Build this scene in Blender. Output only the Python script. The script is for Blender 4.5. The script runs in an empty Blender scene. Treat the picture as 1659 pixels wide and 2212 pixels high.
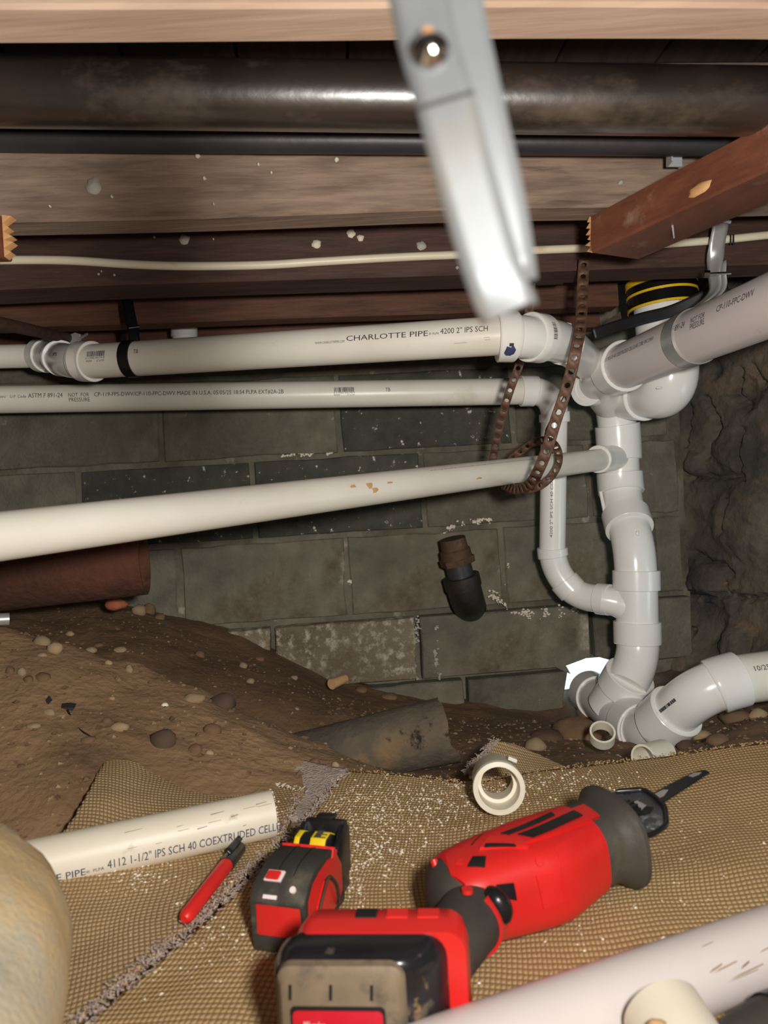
import bpy, bmesh, math, random
import numpy as np
from mathutils import Vector, Matrix, noise

random.seed(7)
C = bpy.context.scene.collection
SC = bpy.context.scene

# ------------------------------------------------------------------ camera
F, CX, CY = 1534.0, 829.5, 1106.0          # focal length / centre in photo pixels
CAMZ = 0.345
ROLL = math.radians(3.5)
RIGHT = Vector((math.cos(ROLL), 0, -math.sin(ROLL)))
UP = Vector((math.sin(ROLL), 0, math.cos(ROLL)))
FWD = Vector((0, 1, 0))
CAMP = Vector((0, 0, CAMZ))
cam_d = bpy.data.cameras.new('camera')
cam = bpy.data.objects.new('camera', cam_d)
C.objects.link(cam)
cam.matrix_world = Matrix(((RIGHT.x, UP.x, 0, 0), (RIGHT.y, UP.y, -1, 0), (RIGHT.z, UP.z, 0, CAMZ), (0, 0, 0, 1)))
cam_d.sensor_fit = 'VERTICAL'
cam_d.sensor_height = 34.6
cam_d.lens = 24.0
cam_d.clip_start = 0.02
cam_d.dof.use_dof = True
cam_d.dof.focus_distance = 1.25
cam_d.dof.aperture_fstop = 8.5
SC.camera = cam

# ------------------------------------------------------------------ world, lights, exposure
w = bpy.data.worlds.new('daylight')
SC.world = w
w.use_nodes = True
w.node_tree.nodes['Background'].inputs[0].default_value = (0.55, 0.80, 1.0, 1)
w.node_tree.nodes['Background'].inputs[1].default_value = 2.6

def lamp(name, kind, loc, energy, color, falloff=None, **kw):
    d = bpy.data.lights.new(name, kind)
    d.energy = energy
    d.color = color
    for k, v in kw.items():
        setattr(d, k, v)
    o = bpy.data.objects.new(name, d)
    C.objects.link(o)
    o.location = loc
    if falloff:
        d.use_nodes = True
        nt = d.node_tree
        em = nt.nodes['Emission']
        lf = nt.nodes.new('ShaderNodeLightFalloff')
        lf.inputs['Strength'].default_value = falloff
        lf.inputs['Smooth'].default_value = 0.10
        nt.links.new(lf.outputs['Linear'], em.inputs['Strength'])
    return o
# phone flash, a hand's breadth to the right of and above the lens
lamp('phone_flash', 'POINT', CAMP + RIGHT * 0.09 + UP * 0.05, 36.5, (1.0, 0.955, 0.895), falloff=1.0, shadow_soft_size=0.026)
# daylight entering through the crawl space access opening, right of the frame
a = lamp('access_daylight', 'AREA', (1.14, 1.05, 0.02), 0.9, (0.5, 0.86, 1.0), shape='RECTANGLE', size=0.3, size_y=0.25)
a.rotation_euler = (Vector((-0.62, 0.5, 0.02))).to_track_quat('-Z', 'Y').to_euler()

SC.view_settings.view_transform = 'Standard'
SC.view_settings.look = 'None'
SC.view_settings.exposure = 0.0
SC.view_settings.gamma = 1.0
SC.view_settings.use_curve_mapping = False

# ------------------------------------------------------------------ geometry of the place
def P(px, py, d):
    return CAMP + RIGHT * ((px - CX) / F * d) + UP * (-(py - CY) / F * d) + FWD * d
def RAY(px, py):
    return RIGHT * ((px - CX) / F) + UP * (-(py - CY) / F) + FWD
def G(px, py, z=0.0):
    r = RAY(px, py)
    return CAMP + r * ((z - CAMZ) / r.z)
def proj(v):
    q = v - CAMP
    d = q.dot(FWD)
    return CX + F * q.dot(RIGHT) / d, CY - F * q.dot(UP) / d
BETA = math.radians(5.0)
HU = Vector((math.cos(BETA), math.sin(BETA), 0))
HV = Vector((-math.sin(BETA), math.cos(BETA), 0))
def H(u, v, z):
    return HU * u + HV * v + Vector((0, 0, z))
def onplane(px, py, v):
    """point where a photo ray meets the vertical house plane at depth v -> (u, z)"""
    r = RAY(px, py)
    t = (v - CAMP.dot(HV)) / r.dot(HV)
    q = CAMP + r * t
    return q.dot(HU), q.z

# ------------------------------------------------------------------ materials
MATS = {}
def srgb(c):
    return tuple((x / 12.92 if x <= 0.04045 else ((x + 0.055) / 1.055) ** 2.4) for x in (v / 255.0 for v in c))
def pm(name, c1, c2=None, scale=6, rough=0.5, metal=0.0, bump=0.0, bscale=90, stretch=(1, 1, 1), rot=0.0,
       dirt=None, dirt2=None, ramp=(0.35, 0.65), detail=5, spec=0.5, bdist=0.002, coat=0.0):
    m = bpy.data.materials.new(name)
    m.use_nodes = True
    nt = m.node_tree
    N, L = nt.nodes, nt.links
    b = N['Principled BSDF']
    b.inputs['Roughness'].default_value = rough
    b.inputs['Metallic'].default_value = metal
    b.inputs['Specular IOR Level'].default_value = spec
    b.inputs['Coat Weight'].default_value = coat
    b.inputs['Coat Roughness'].default_value = 0.27
    tc = N.new('ShaderNodeTexCoord')
    mp = N.new('ShaderNodeMapping')
    mp.inputs['Scale'].default_value = stretch
    mp.inputs['Rotation'].default_value = (0, 0, rot)
    L.new(tc.outputs['Object'], mp.inputs['Vector'])
    n1 = N.new('ShaderNodeTexNoise')
    n1.inputs['Scale'].default_value = scale
    n1.inputs['Detail'].default_value = detail
    n1.inputs['Roughness'].default_value = 0.6
    L.new(mp.outputs[0], n1.inputs['Vector'])
    cr = N.new('ShaderNodeValToRGB')
    cr.color_ramp.elements[0].position = ramp[0]
    cr.color_ramp.elements[1].position = ramp[1]
    cr.color_ramp.elements[0].color = (*srgb(c1), 1)
    cr.color_ramp.elements[1].color = (*srgb(c2 or c1), 1)
    L.new(n1.outputs['Fac'], cr.inputs['Fac'])
    out = cr.outputs['Color']
    for dd in (dirt, dirt2):
        if not dd:
            continue
        col, sc, lo, hi = dd[:4]
        n2 = N.new('ShaderNodeTexNoise')
        n2.inputs['Scale'].default_value = sc
        n2.inputs['Detail'].default_value = 6
        n2.inputs['Roughness'].default_value = 0.65
        if len(dd) > 4:
            mp2 = N.new('ShaderNodeMapping')
            mp2.inputs['Scale'].default_value = dd[4]
            mp2.inputs['Location'].default_value = (3.1, 1.7, 5.3)
            L.new(tc.outputs['Object'], mp2.inputs['Vector'])
            L.new(mp2.outputs[0], n2.inputs['Vector'])
        else:
            L.new(mp.outputs[0], n2.inputs['Vector'])
        r2 = N.new('ShaderNodeValToRGB')
        r2.color_ramp.elements[0].position = lo
        r2.color_ramp.elements[1].position = hi
        L.new(n2.outputs['Fac'], r2.inputs['Fac'])
        mx = N.new('ShaderNodeMix')
        mx.data_type = 'RGBA'
        L.new(r2.outputs['Color'], mx.inputs['Factor'])
        L.new(out, mx.inputs['A'])
        mx.inputs['B'].default_value = (*srgb(col), 1)
        out = mx.outputs['Result']
    L.new(out, b.inputs['Base Color'])
    if bump:
        n3 = N.new('ShaderNodeTexNoise')
        n3.inputs['Scale'].default_value = bscale
        n3.inputs['Detail'].default_value = 7
        L.new(mp.outputs[0], n3.inputs['Vector'])
        bp = N.new('ShaderNodeBump')
        bp.inputs['Strength'].default_value = bump
        bp.inputs['Distance'].default_value = bdist
        L.new(n3.outputs['Fac'], bp.inputs['Height'])
        L.new(bp.outputs['Normal'], b.inputs['Normal'])
    MATS[name] = m
    return m

pm('pvc', (226, 221, 207), (236, 232, 220), 5, 0.34, dirt=((190, 172, 138), 7, 0.62, 0.85))
pm('pvc_fit', (233, 231, 226), (239, 237, 233), 5, 0.22, dirt=((205, 195, 175), 9, 0.66, 0.9))
pm('pvc_old', (229, 220, 198), (235, 228, 211), 9, 0.45, dirt=((156, 128, 90), 16, 0.62, 0.76))
pm('pvc_pink', (216, 206, 203), (224, 215, 212), 5, 0.32, dirt=((150, 122, 98), 10, 0.64, 0.8, (1, 1, 1)))
pm('ink', (52, 52, 62), None, 5, 0.6)
pm('ink_blue', (42, 46, 88), (70, 72, 110), 60, 0.6)
WS = (1.2, 16, 16)
pm('wood_grey', (122, 102, 88), (158, 135, 117), 5, 0.8, bump=0.5, bscale=14, stretch=WS, dirt=((82, 66, 56), 3, 0.56, 0.75), dirt2=((190, 178, 162), 70, 0.72, 0.78, (1, 1, 1)))
pm('wood_near', (186, 156, 134), (212, 184, 160), 4, 0.8, bump=0.35, bscale=10, stretch=WS, dirt=((180, 124, 90), 2, 0.6, 0.8))
pm('wood_dark', (60, 40, 34), (82, 56, 46), 5, 0.7, bump=0.4, bscale=14, stretch=WS, dirt=((36, 24, 21), 3, 0.56, 0.74), dirt2=((104, 84, 72), 4, 0.62, 0.8))
pm('wood_red', (78, 48, 34), (104, 66, 46), 5, 0.7, bump=0.4, bscale=14, stretch=WS, dirt=((44, 27, 21), 3, 0.56, 0.76))
pm('wood_brace', (104, 60, 44), (124, 74, 54), 5, 0.55, bump=0.3, bscale=14, stretch=(6, 3, 16), dirt=((150, 122, 104), 5, 0.56, 0.72, (3, 3, 3)))
pm('wood_raw', (206, 146, 92), (226, 176, 122), 20, 0.7, bump=0.6, bscale=60)
pm('subfloor', (40, 31, 29), (58, 45, 40), 5, 0.85, bump=0.4, bscale=14, stretch=(16, 1.2, 16))
pm('iron_black', (36, 30, 27), (54, 45, 39), 7, 0.34, 0.0, bump=0.25, bscale=60, dirt=((112, 98, 86), 9, 0.53, 0.75, (0.6, 1, 1)), dirt2=((28, 27, 31), 3, 0.56, 0.75), spec=1.0, coat=1.0)
pm('iron_dull', (46, 46, 50), (62, 60, 62), 7, 0.45, 0.1, bump=0.25, bscale=60, dirt=((100, 88, 78), 30, 0.66, 0.75))
pm('galv', (172, 180, 187), (194, 199, 202), 12, 0.47, 0.35, dirt=((192, 177, 142), 9, 0.56, 0.76))
pm('galv_dull', (176, 176, 174), (200, 200, 196), 20, 0.34, 0.5)
pm('steel', (150, 150, 154), (120, 120, 126), 40, 0.25, 1.0)
pm('steel_shiny', (62, 60, 60), (84, 82, 80), 5, 0.16, 0.9)
pm('yellow_band', (226, 178, 12), (244, 206, 40), 60, 0.35, stretch=(30, 30, 1), dirt=((190, 130, 6), 60, 0.55, 0.7, (30, 30, 1)))
pm('black_strap', (30, 31, 33), (42, 43, 46), 8, 0.3, 0.4)
pm('rubber_black', (22, 22, 24), (34, 34, 36), 20, 0.5)
pm('rust_strap', (92, 66, 52), (116, 86, 68), 24, 0.6, 0.15, dirt=((70, 40, 28), 40, 0.58, 0.7))
pm('cable', (222, 212, 184), (232, 224, 200), 6, 0.4, dirt=((190, 168, 120), 14, 0.6, 0.8))
pm('rust', (96, 56, 36), (70, 42, 32), 5, 0.9, bump=1.0, bscale=70, bdist=0.005, dirt=((128, 82, 50), 7, 0.54, 0.74), dirt2=((50, 36, 34), 11, 0.56, 0.74))
pm('rust_dark', (64, 50, 40), (92, 70, 50), 14, 0.75, 0.2, bump=0.7, bscale=120, dirt=((128, 100, 66), 18, 0.58, 0.72))
pm('iron_rubber', (30, 27, 25), (46, 40, 36), 14, 0.5, bump=0.4, bscale=90)
pm('block', (78, 74, 64), (126, 120, 104), 6, 0.95, bump=0.9, bscale=120, bdist=0.004, dirt=((62, 52, 40), 3.2, 0.52, 0.72), dirt2=((170, 166, 150), 26, 0.66, 0.76), detail=9)
pm('block_dark', (60, 59, 54), (92, 89, 79), 7, 0.95, bump=0.9, bscale=120, bdist=0.004, dirt=((44, 43, 41), 4, 0.5, 0.7), dirt2=((205, 200, 188), 55, 0.635, 0.67), detail=9)
pm('block_pale', (104, 92, 72), (142, 130, 106), 7, 0.95, bump=1.0, bscale=160, bdist=0.005, dirt=((186, 180, 162), 46, 0.5, 0.66), dirt2=((80, 64, 46), 3.4, 0.5, 0.68), detail=9)
pm('block_white', (92, 88, 76), (132, 126, 108), 6, 0.95, bump=0.9, bscale=130, bdist=0.004, dirt=((196, 190, 174), 7, 0.6, 0.74), dirt2=((76, 60, 42), 4.5, 0.5, 0.68), detail=9)
pm('mortar', (92, 87, 74), (124, 118, 102), 9, 0.95, bump=0.9, bscale=120, bdist=0.004, dirt=((180, 174, 158), 14, 0.62, 0.76), dirt2=((70, 58, 44), 3, 0.52, 0.7))
pm('parge', (78, 71, 62), (106, 96, 82), 4, 0.92, bump=1.0, bscale=50, bdist=0.007, dirt=((57, 54, 53), 3.2, 0.46, 0.64), dirt2=((120, 100, 76), 5, 0.56, 0.74), detail=9)
pm('dirt', (140, 111, 80), (168, 135, 98), 7, 0.98, bump=0.8, bscale=90, bdist=0.005, dirt=((106, 80, 57), 3.5, 0.5, 0.7), dirt2=((186, 160, 124), 90, 0.64, 0.72), detail=9)
pm('dirt_dark', (78, 58, 44), (100, 76, 56), 9, 0.98, bump=1.0, bscale=90, bdist=0.006)
pm('stone_tan', (156, 132, 98), (176, 152, 116), 14, 0.9, bump=0.6, bscale=90, dirt=((140, 112, 80), 14, 0.45, 0.65))
pm('stone_grey', (140, 122, 94), (158, 140, 112), 14, 0.9, bump=0.6, bscale=90, dirt=((140, 112, 80), 14, 0.45, 0.65))
pm('stone_brown', (104, 80, 58), (126, 99, 72), 14, 0.95, bump=0.8, bscale=90)
pm('stone_dark', (78, 61, 48), (94, 75, 58), 14, 0.9, bump=0.8, bscale=90)
pm('brick', (148, 82, 54), (170, 98, 66), 18, 0.9, bump=0.6, bscale=120)
pm('clay_pipe', (74, 67, 60), (106, 93, 76), 8, 0.9, bump=0.9, bscale=80, bdist=0.004, dirt=((138, 110, 76), 5, 0.55, 0.68), dirt2=((34, 32, 32), 20, 0.58, 0.66))
pm('flake', (238, 228, 204), (248, 244, 232), 20, 0.7)
pm('pile', (180, 160, 148), (208, 190, 180), 160, 1.0, bump=1.0, bscale=300, bdist=0.006)
pm('red', (214, 34, 32), (226, 44, 40), 6, 0.38, dirt=((160, 60, 50), 9, 0.62, 0.85), dirt2=((206, 190, 178), 120, 0.78, 0.82))
pm('red_bright', (226, 38, 36), (234, 50, 46), 6, 0.34)
pm('overmold', (58, 55, 51), (74, 70, 63), 8, 0.62, bump=0.15, bscale=200, dirt=((118, 104, 82), 8, 0.6, 0.85))
pm('tape_black', (48, 46, 43), (64, 62, 57), 10, 0.6, dirt=((120, 112, 94), 14, 0.56, 0.75), dirt2=((225, 222, 212), 150, 0.72, 0.75))
pm('black_gloss', (22, 22, 24), (34, 34, 36), 20, 0.28)
pm('battery_grey', (112, 98, 80), (146, 128, 104), 14, 0.55, dirt=((66, 60, 56), 20, 0.5, 0.66), dirt2=((180, 156, 120), 9, 0.62, 0.76))
pm('battery_black', (24, 24, 28), (36, 36, 40), 16, 0.25, dirt=((176, 140, 92), 22, 0.6, 0.66), dirt2=((110, 98, 84), 40, 0.6, 0.7))
pm('label_red', (206, 28, 48), (224, 40, 60), 20, 0.3)
pm('tape_yellow', (240, 206, 24), (246, 216, 50), 20, 0.4)
pm('print_white', (244, 226, 226), (250, 238, 236), 20, 0.5)
pm('chrome', (225, 225, 228), (200, 200, 204), 20, 0.12, 1.0)
pm('shoe_metal', (92, 94, 100), (126, 128, 132), 16, 0.4, 0.75, dirt=((206, 206, 204), 24, 0.56, 0.66))
pm('blade', (38, 39, 43), (52, 53, 58), 20, 0.4, 0.5)
pm('blade_bare', (204, 200, 196), (190, 186, 184), 20, 0.4, 0.5)
pm('denim', (168, 170, 160), (186, 186, 174), 3, 0.95, bump=0.6, bscale=260, bdist=0.002, dirt=((208, 180, 130), 2.6, 0.42, 0.56), dirt2=((146, 162, 166), 3, 0.52, 0.7))
pm('cardboard', (190, 150, 104), (210, 172, 126), 18, 0.8)
pm('paint_blob', (206, 196, 172), (222, 214, 192), 40, 0.7, bump=0.6, bscale=200)
pm('paint_grey', (150, 146, 136), (178, 172, 160), 40, 0.7, bump=0.6, bscale=200)

def burlap(name, ca, cb, gap, rot):
    m = bpy.data.materials.new(name)
    m.use_nodes = True
    nt = m.node_tree
    N, L = nt.nodes, nt.links
    b = N['Principled BSDF']
    b.inputs['Roughness'].default_value = 0.95
    b.inputs['Specular IOR Level'].default_value = 0.15
    tc = N.new('ShaderNodeTexCoord')
    nz = N.new('ShaderNodeTexNoise'); nz.inputs['Scale'].default_value = 5; nz.inputs['Detail'].default_value = 1
    L.new(tc.outputs['Object'], nz.inputs['Vector'])
    sb = N.new('ShaderNodeVectorMath'); sb.operation = 'MULTIPLY_ADD'
    sb.inputs[1].default_value = (0.05, 0.05, 0.0)
    L.new(nz.outputs['Color'], sb.inputs[0])
    L.new(tc.outputs['Object'], sb.inputs[2])
    mp = N.new('ShaderNodeMapping'); mp.inputs['Rotation'].default_value = (0, 0, rot)
    L.new(sb.outputs[0], mp.inputs['Vector'])
    outs = []
    for ax, per in (('X', 0.0040), ('Y', 0.0060)):
        wv = N.new('ShaderNodeTexWave'); wv.wave_type = 'BANDS'; wv.bands_direction = ax
        wv.inputs['Scale'].default_value = 0.314159 / per
        wv.inputs['Distortion'].default_value = 1.4
        wv.inputs['Detail'].default_value = 2
        wv.inputs['Detail Scale'].default_value = 1.5
        L.new(mp.outputs[0], wv.inputs['Vector'])
        outs.append(wv.outputs['Fac'])
    mul = N.new('ShaderNodeMath'); mul.operation = 'MULTIPLY'
    L.new(outs[0], mul.inputs[0]); L.new(outs[1], mul.inputs[1])
    sq = N.new('ShaderNodeMath'); sq.operation = 'POWER'; sq.inputs[1].default_value = 0.5
    L.new(mul.outputs[0], sq.inputs[0])
    n2 = N.new('ShaderNodeTexNoise'); n2.inputs['Scale'].default_value = 7; n2.inputs['Detail'].default_value = 6
    L.new(tc.outputs['Object'], n2.inputs['Vector'])
    r1 = N.new('ShaderNodeValToRGB')
    r1.color_ramp.elements[0].color = (*srgb(ca), 1); r1.color_ramp.elements[1].color = (*srgb(cb), 1)
    r1.color_ramp.elements[0].position = 0.35; r1.color_ramp.elements[1].position = 0.65
    L.new(n2.outputs['Fac'], r1.inputs['Fac'])
    mx = N.new('ShaderNodeMix'); mx.data_type = 'RGBA'
    r2 = N.new('ShaderNodeValToRGB'); r2.color_ramp.elements[0].position = 0.05; r2.color_ramp.elements[1].position = 0.5
    L.new(sq.outputs[0], r2.inputs['Fac'])
    L.new(r2.outputs['Color'], mx.inputs['Factor'])
    mx.inputs['A'].default_value = (*srgb(gap), 1)
    L.new(r1.outputs['Color'], mx.inputs['B'])
    L.new(mx.outputs['Result'], b.inputs['Base Color'])
    bp = N.new('ShaderNodeBump'); bp.inputs['Strength'].default_value = 0.7; bp.inputs['Distance'].default_value = 0.0014
    L.new(sq.outputs[0], bp.inputs['Height'])
    L.new(bp.outputs['Normal'], b.inputs['Normal'])
    MATS[name] = m
burlap('burlap', (188, 158, 114), (208, 178, 132), (146, 118, 80), 0.12)
burlap('burlap_grey', (182, 154, 114), (202, 174, 132), (138, 112, 78), -0.3)

# ------------------------------------------------------------------ object helpers
WL = {}
def tag(o, label=None, cat=None, group=None, kind=None):
    if label: o['label'] = label
    if cat: o['category'] = cat
    if group: o['group'] = group
    if kind: o['kind'] = kind
    return o
def thing(name, label, cat, loc, group=None):
    o = bpy.data.objects.new(name, None)
    o.empty_display_size = 0.02
    C.objects.link(o)
    o.location = loc
    WL[o.name] = Vector(loc)
    return tag(o, label, cat, group)
def mk(name, verts, faces, mat, parent=None, smooth=True, angle=38, bevel=0.0):
    vs = [Vector(v) for v in verts]
    lo = Vector((min(v.x for v in vs), min(v.y for v in vs), min(v.z for v in vs)))
    hi = Vector((max(v.x for v in vs), max(v.y for v in vs), max(v.z for v in vs)))
    c = (lo + hi) / 2
    if parent is None:
        c.z = lo.z
    me = bpy.data.meshes.new(name)
    me.from_pydata([v - c for v in vs], [], faces)
    bm = bmesh.new(); bm.from_mesh(me)
    bmesh.ops.remove_doubles(bm, verts=bm.verts, dist=1e-6)
    bmesh.ops.recalc_face_normals(bm, faces=bm.faces)
    if bevel:
        es = [e for e in bm.edges if len(e.link_faces) == 2 and e.calc_face_angle(0) > 0.6]
        bmesh.ops.bevel(bm, geom=es, offset=bevel, segments=2, affect='EDGES', profile=0.6)
    bm.to_mesh(me); bm.free()
    if smooth:
        for p in me.polygons:
            p.use_smooth = True
        me.set_sharp_from_angle(angle=math.radians(angle))
    me.materials.append(MATS[mat])
    o = bpy.data.objects.new(name, me)
    C.objects.link(o)
    if parent is not None:
        o.parent = parent
        o.location = c - WL[parent.name]
    else:
        o.location = c
    WL[o.name] = c
    return o
def box(name, o, ax, ay, az, mat, parent=None, bevel=0.0, smooth=False):
    """o corner, ax ay az full edge vectors"""
    o, ax, ay, az = map(Vector, (o, ax, ay, az))
    vs = [o, o + ax, o + ax + ay, o + ay, o + az, o + ax + az, o + ax + ay + az, o + ay + az]
    return mk(name, vs, [(0, 3, 2, 1), (4, 5, 6, 7), (0, 1, 5, 4), (1, 2, 6, 5), (2, 3, 7, 6), (3, 0, 4, 7)], mat, parent, smooth, 30, bevel)
def prism(name, pts, off, mat, parent=None, bevel=0.0, smooth=False):
    n = len(pts)
    pts = [Vector(p) for p in pts]
    off = Vector(off)
    vs = pts + [p + off for p in pts]
    fs = [tuple(range(n)), tuple(range(2 * n - 1, n - 1, -1))] + [(i, (i + 1) % n, n + (i + 1) % n, n + i) for i in range(n)]
    return mk(name, vs, fs, mat, parent, smooth, 30, bevel)

class Path:
    def __init__(s, pts, bend=0.05, n=8, smooth=False):
        pts = [Vector(p) for p in pts]
        if smooth:
            q = [pts[0] * 2 - pts[1]] + pts + [pts[-1] * 2 - pts[-2]]
            out = []
            for i in range(1, len(q) - 2):
                for k in range(n):
                    t = k / n
                    a, b, c, d = q[i - 1], q[i], q[i + 1], q[i + 2]
                    out.append(0.5 * ((2 * b) + (c - a) * t + (2 * a - 5 * b + 4 * c - d) * t * t + (3 * b - a - 3 * c + d) * t ** 3))
            out.append(pts[-1])
        else:
            out = [pts[0]]
            for i in range(1, len(pts) - 1):
                a, b, c = pts[i - 1], pts[i], pts[i + 1]
                la, lc = (a - b).length, (c - b).length
                fa = 0.98 if i == 1 else 0.49
                fc = 0.98 if i == len(pts) - 2 else 0.49
                L = min(bend, la * fa, lc * fc)
                p0, p1 = b + (a - b).normalized() * L, b + (c - b).normalized() * L
                for k in range(n + 1):
                    t = k / n
                    out.append(p0 * (1 - t) ** 2 + b * 2 * t * (1 - t) + p1 * t * t)
            out.append(pts[-1])
        s.p = [out[0]]
        for q in out[1:]:
            if (q - s.p[-1]).length > 1e-5:
                s.p.append(q)
        s.S = [0.0]
        for i in range(1, len(s.p)):
            s.S.append(s.S[-1] + (s.p[i] - s.p[i - 1]).length)
        s.L = s.S[-1]
        m = len(s.p)
        s.T = []
        for i in range(m):
            s.T.append((s.p[min(i + 1, m - 1)] - s.p[max(i - 1, 0)]).normalized())
        t = s.T[0]
        nrm = t.orthogonal().normalized() if abs(t.z) > 0.9 else t.cross(Vector((0, 0, 1))).normalized()
        s.N = [nrm]
        for i in range(1, m):
            v = s.N[-1] - s.T[i] * s.N[-1].dot(s.T[i])
            s.N.append(v.normalized())
    def at(s, d):
        if d <= 0:
            return s.p[0] + s.T[0] * d, s.T[0], s.N[0]
        if d >= s.L:
            return s.p[-1] + s.T[-1] * (d - s.L), s.T[-1], s.N[-1]
        import bisect
        i = min(bisect.bisect_right(s.S, d) - 1, len(s.S) - 2)
        f = (d - s.S[i]) / (s.S[i + 1] - s.S[i])
        t = s.T[i].lerp(s.T[i + 1], f).normalized()
        nn = s.N[i].lerp(s.N[i + 1], f)
        nn = (nn - t * nn.dot(t)).normalized()
        return s.p[i].lerp(s.p[i + 1], f), t, nn
def sweepdata(path, prof, seg=30, caps=(True, True), ell=(1, 1)):
    full = []
    for k, (d, r) in enumerate(prof):
        if k:
            d0, r0 = full[-1]
            if abs(d - d0) > 1e-4:
                mids = [x for x in path.S if min(d0, d) + 5e-4 < x < max(d0, d) - 5e-4]
                if d < d0:
                    mids.reverse()
                for x in mids:
                    full.append((x, r0 + (r - r0) * (x - d0) / (d - d0)))
        full.append((d, r))
    vs, fs = [], []
    for d, r in full:
        c, t, n = path.at(d)
        b = t.cross(n)
        for k in range(seg):
            a = 2 * math.pi * k / seg
            vs.append(c + n * (r * math.cos(a) * ell[0]) + b * (r * math.sin(a) * ell[1]))
    m = len(full)
    for i in range(m - 1):
        for k in range(seg):
            k2 = (k + 1) % seg
            fs.append((i * seg + k, i * seg + k2, (i + 1) * seg + k2, (i + 1) * seg + k))
    if caps[0]: fs.append(tuple(range(seg - 1, -1, -1)))
    if caps[1]: fs.append(tuple((m - 1) * seg + k for k in range(seg)))
    return vs, fs
def sweep(name, path, prof, mat, parent=None, seg=30, caps=(True, True), ell=(1, 1), angle=38):
    vs, fs = sweepdata(path, prof, seg, caps, ell)
    return mk(name, vs, fs, mat, parent, True, angle)
def rod(name, A, B, r, mat, parent=None, seg=20, r2=None):
    p = Path([A, B])
    return sweep(name, p, [(0, r), (p.L, r if r2 is None else r2)], mat, parent, seg)
def hub(path, s0, s1, ro, ri, mat, parent, name='hub'):
    b = 0.0012
    return sweep(name, path, [(s0, ri), (s0, ro - b), (s0 + b, ro), (s1 - b, ro), (s1, ro - b), (s1, ri), (s0, ri)], mat, parent, 36, (False, False))
def fitting(name, label, cat, pts, r, hubs, bend=0.06, mat='pvc_fit', group=None, hr=1.17, extra=None):
    """curved plastic fitting: body swept along a filleted path, hubs = (s0, s1) along it (negative: from the end)"""
    p = Path(pts, bend, 10)
    base = min((q for q in p.p), key=lambda q: q.z)
    t = thing(name, label, cat, base - Vector((0, 0, r)), group)
    sweep('body', p, [(0, r), (p.L, r)], mat, t, 36, (True, True))
    for h in hubs:
        s0, s1 = [(x if x >= 0 else p.L + x) for x in h[:2]]
        if h[1] == 0: s1 = p.L
        hub(p, s0, s1, r * (h[2] if len(h) > 2 else hr), r * 0.985, mat, t)
    t['_'] = 0
    del t['_']
    return t, p
def pipe(name, label, A, B, r, mat='pvc', wall=0.004, group=None, cat='pipe', ext=(0, 0)):
    dn_ = (B - A).normalized()
    A, B = A - dn_ * ext[0], B + dn_ * ext[1]
    p = Path([A, B])
    t = thing(name, label, cat, (A + B) / 2 - Vector((0, 0, r)), group)
    ri = r - wall
    sweep('pipe_wall', p, [(0, ri), (0, r), (p.L, r), (p.L, ri), (0, ri)], mat, t, 40, (False, False), angle=30)
    return t, p

# lettering wrapped on pipes -------------------------------------------------
def textmesh(s, shear=0.0):
    cu = bpy.data.curves.new('t', 'FONT')
    cu.body = s
    cu.shear = shear
    cu.resolution_u = 2
    o = bpy.data.objects.new('t', cu)
    C.objects.link(o)
    bpy.context.view_layer.update()
    me = bpy.data.meshes.new_from_object(o.evaluated_get(bpy.context.evaluated_depsgraph_get()))
    bpy.data.objects.remove(o)
    bpy.data.curves.remove(cu)
    bm = bmesh.new(); bm.from_mesh(me)
    bpy.data.meshes.remove(me)
    return bm
def boldify(bm, e):
    pass
def wrap(bm, name, A, B, r, s0, s1, phi, height, mat, parent, cap=0.69, flip=1):
    """place flat art (x,y) on a pipe: x spans s0..s1 along A->B, y 0..cap is height metres along the girth, phi = angle above the line facing the camera"""
    t = (B - A).normalized()
    mid = A + t * ((s0 + s1) / 2)
    n = CAMP - mid
    n = (n - t * n.dot(t)).normalized()
    wv = n.cross(t)
    xs = [v.co.x for v in bm.verts]
    x0, x1 = min(xs), max(xs)
    ys = [v.co.y for v in bm.verts]
    for k in range(1, 5):
        y = min(ys) + (max(ys) - min(ys)) * k / 5
        bmesh.ops.bisect_plane(bm, geom=bm.verts[:] + bm.edges[:] + bm.faces[:], plane_co=(0, y, 0), plane_no=(0, 1, 0))
    vs = []
    for v in bm.verts:
        s = s0 + (v.co.x - x0) / (x1 - x0) * (s1 - s0)
        a = phi + (v.co.y / cap * height) / r
        vs.append(A + t * s + (n * math.cos(a) + wv * math.sin(a)) * (r + 0.0005))
    bm.verts.index_update()
    fs = [tuple(v.index for v in f.verts) for f in bm.faces]
    bm.free()
    return mk(name, vs, fs, mat, parent, False)
def s_at(A, B, px, vertical=False):
    t = (B - A).normalized()
    L = (B - A).length
    lo, hi = -0.5 * L, 1.5 * L
    f = lambda s: proj(A + t * s)[1 if vertical else 0]
    inc = f(hi) > f(lo)
    for _ in range(50):
        m = (lo + hi) / 2
        if (f(m) < px) == inc: lo = m
        else: hi = m
    return lo
def barcode_bm(n=26, seed=3):
    rnd = random.Random(seed)
    bm = bmesh.new()
    x = 0
    for k in range(n):
        wd = rnd.choice((0.5, 0.5, 1.0, 1.4))
        bm.faces.new([bm.verts.new((a, b, 0)) for a, b in ((x, 0), (x + wd, 0), (x + wd, 1), (x, 1))])
        x += wd + rnd.choice((0.5, 0.6, 1.0))
    return bm
def write(s, parent, A, B, r, px0, px1, phi, h, mat='ink', vertical=False, name='printed_lettering', shear=0):
    wrap(textmesh(s, shear), name, A, B, r, s_at(A, B, px0, vertical), s_at(A, B, px1, vertical), phi, h, mat, parent)

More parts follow.
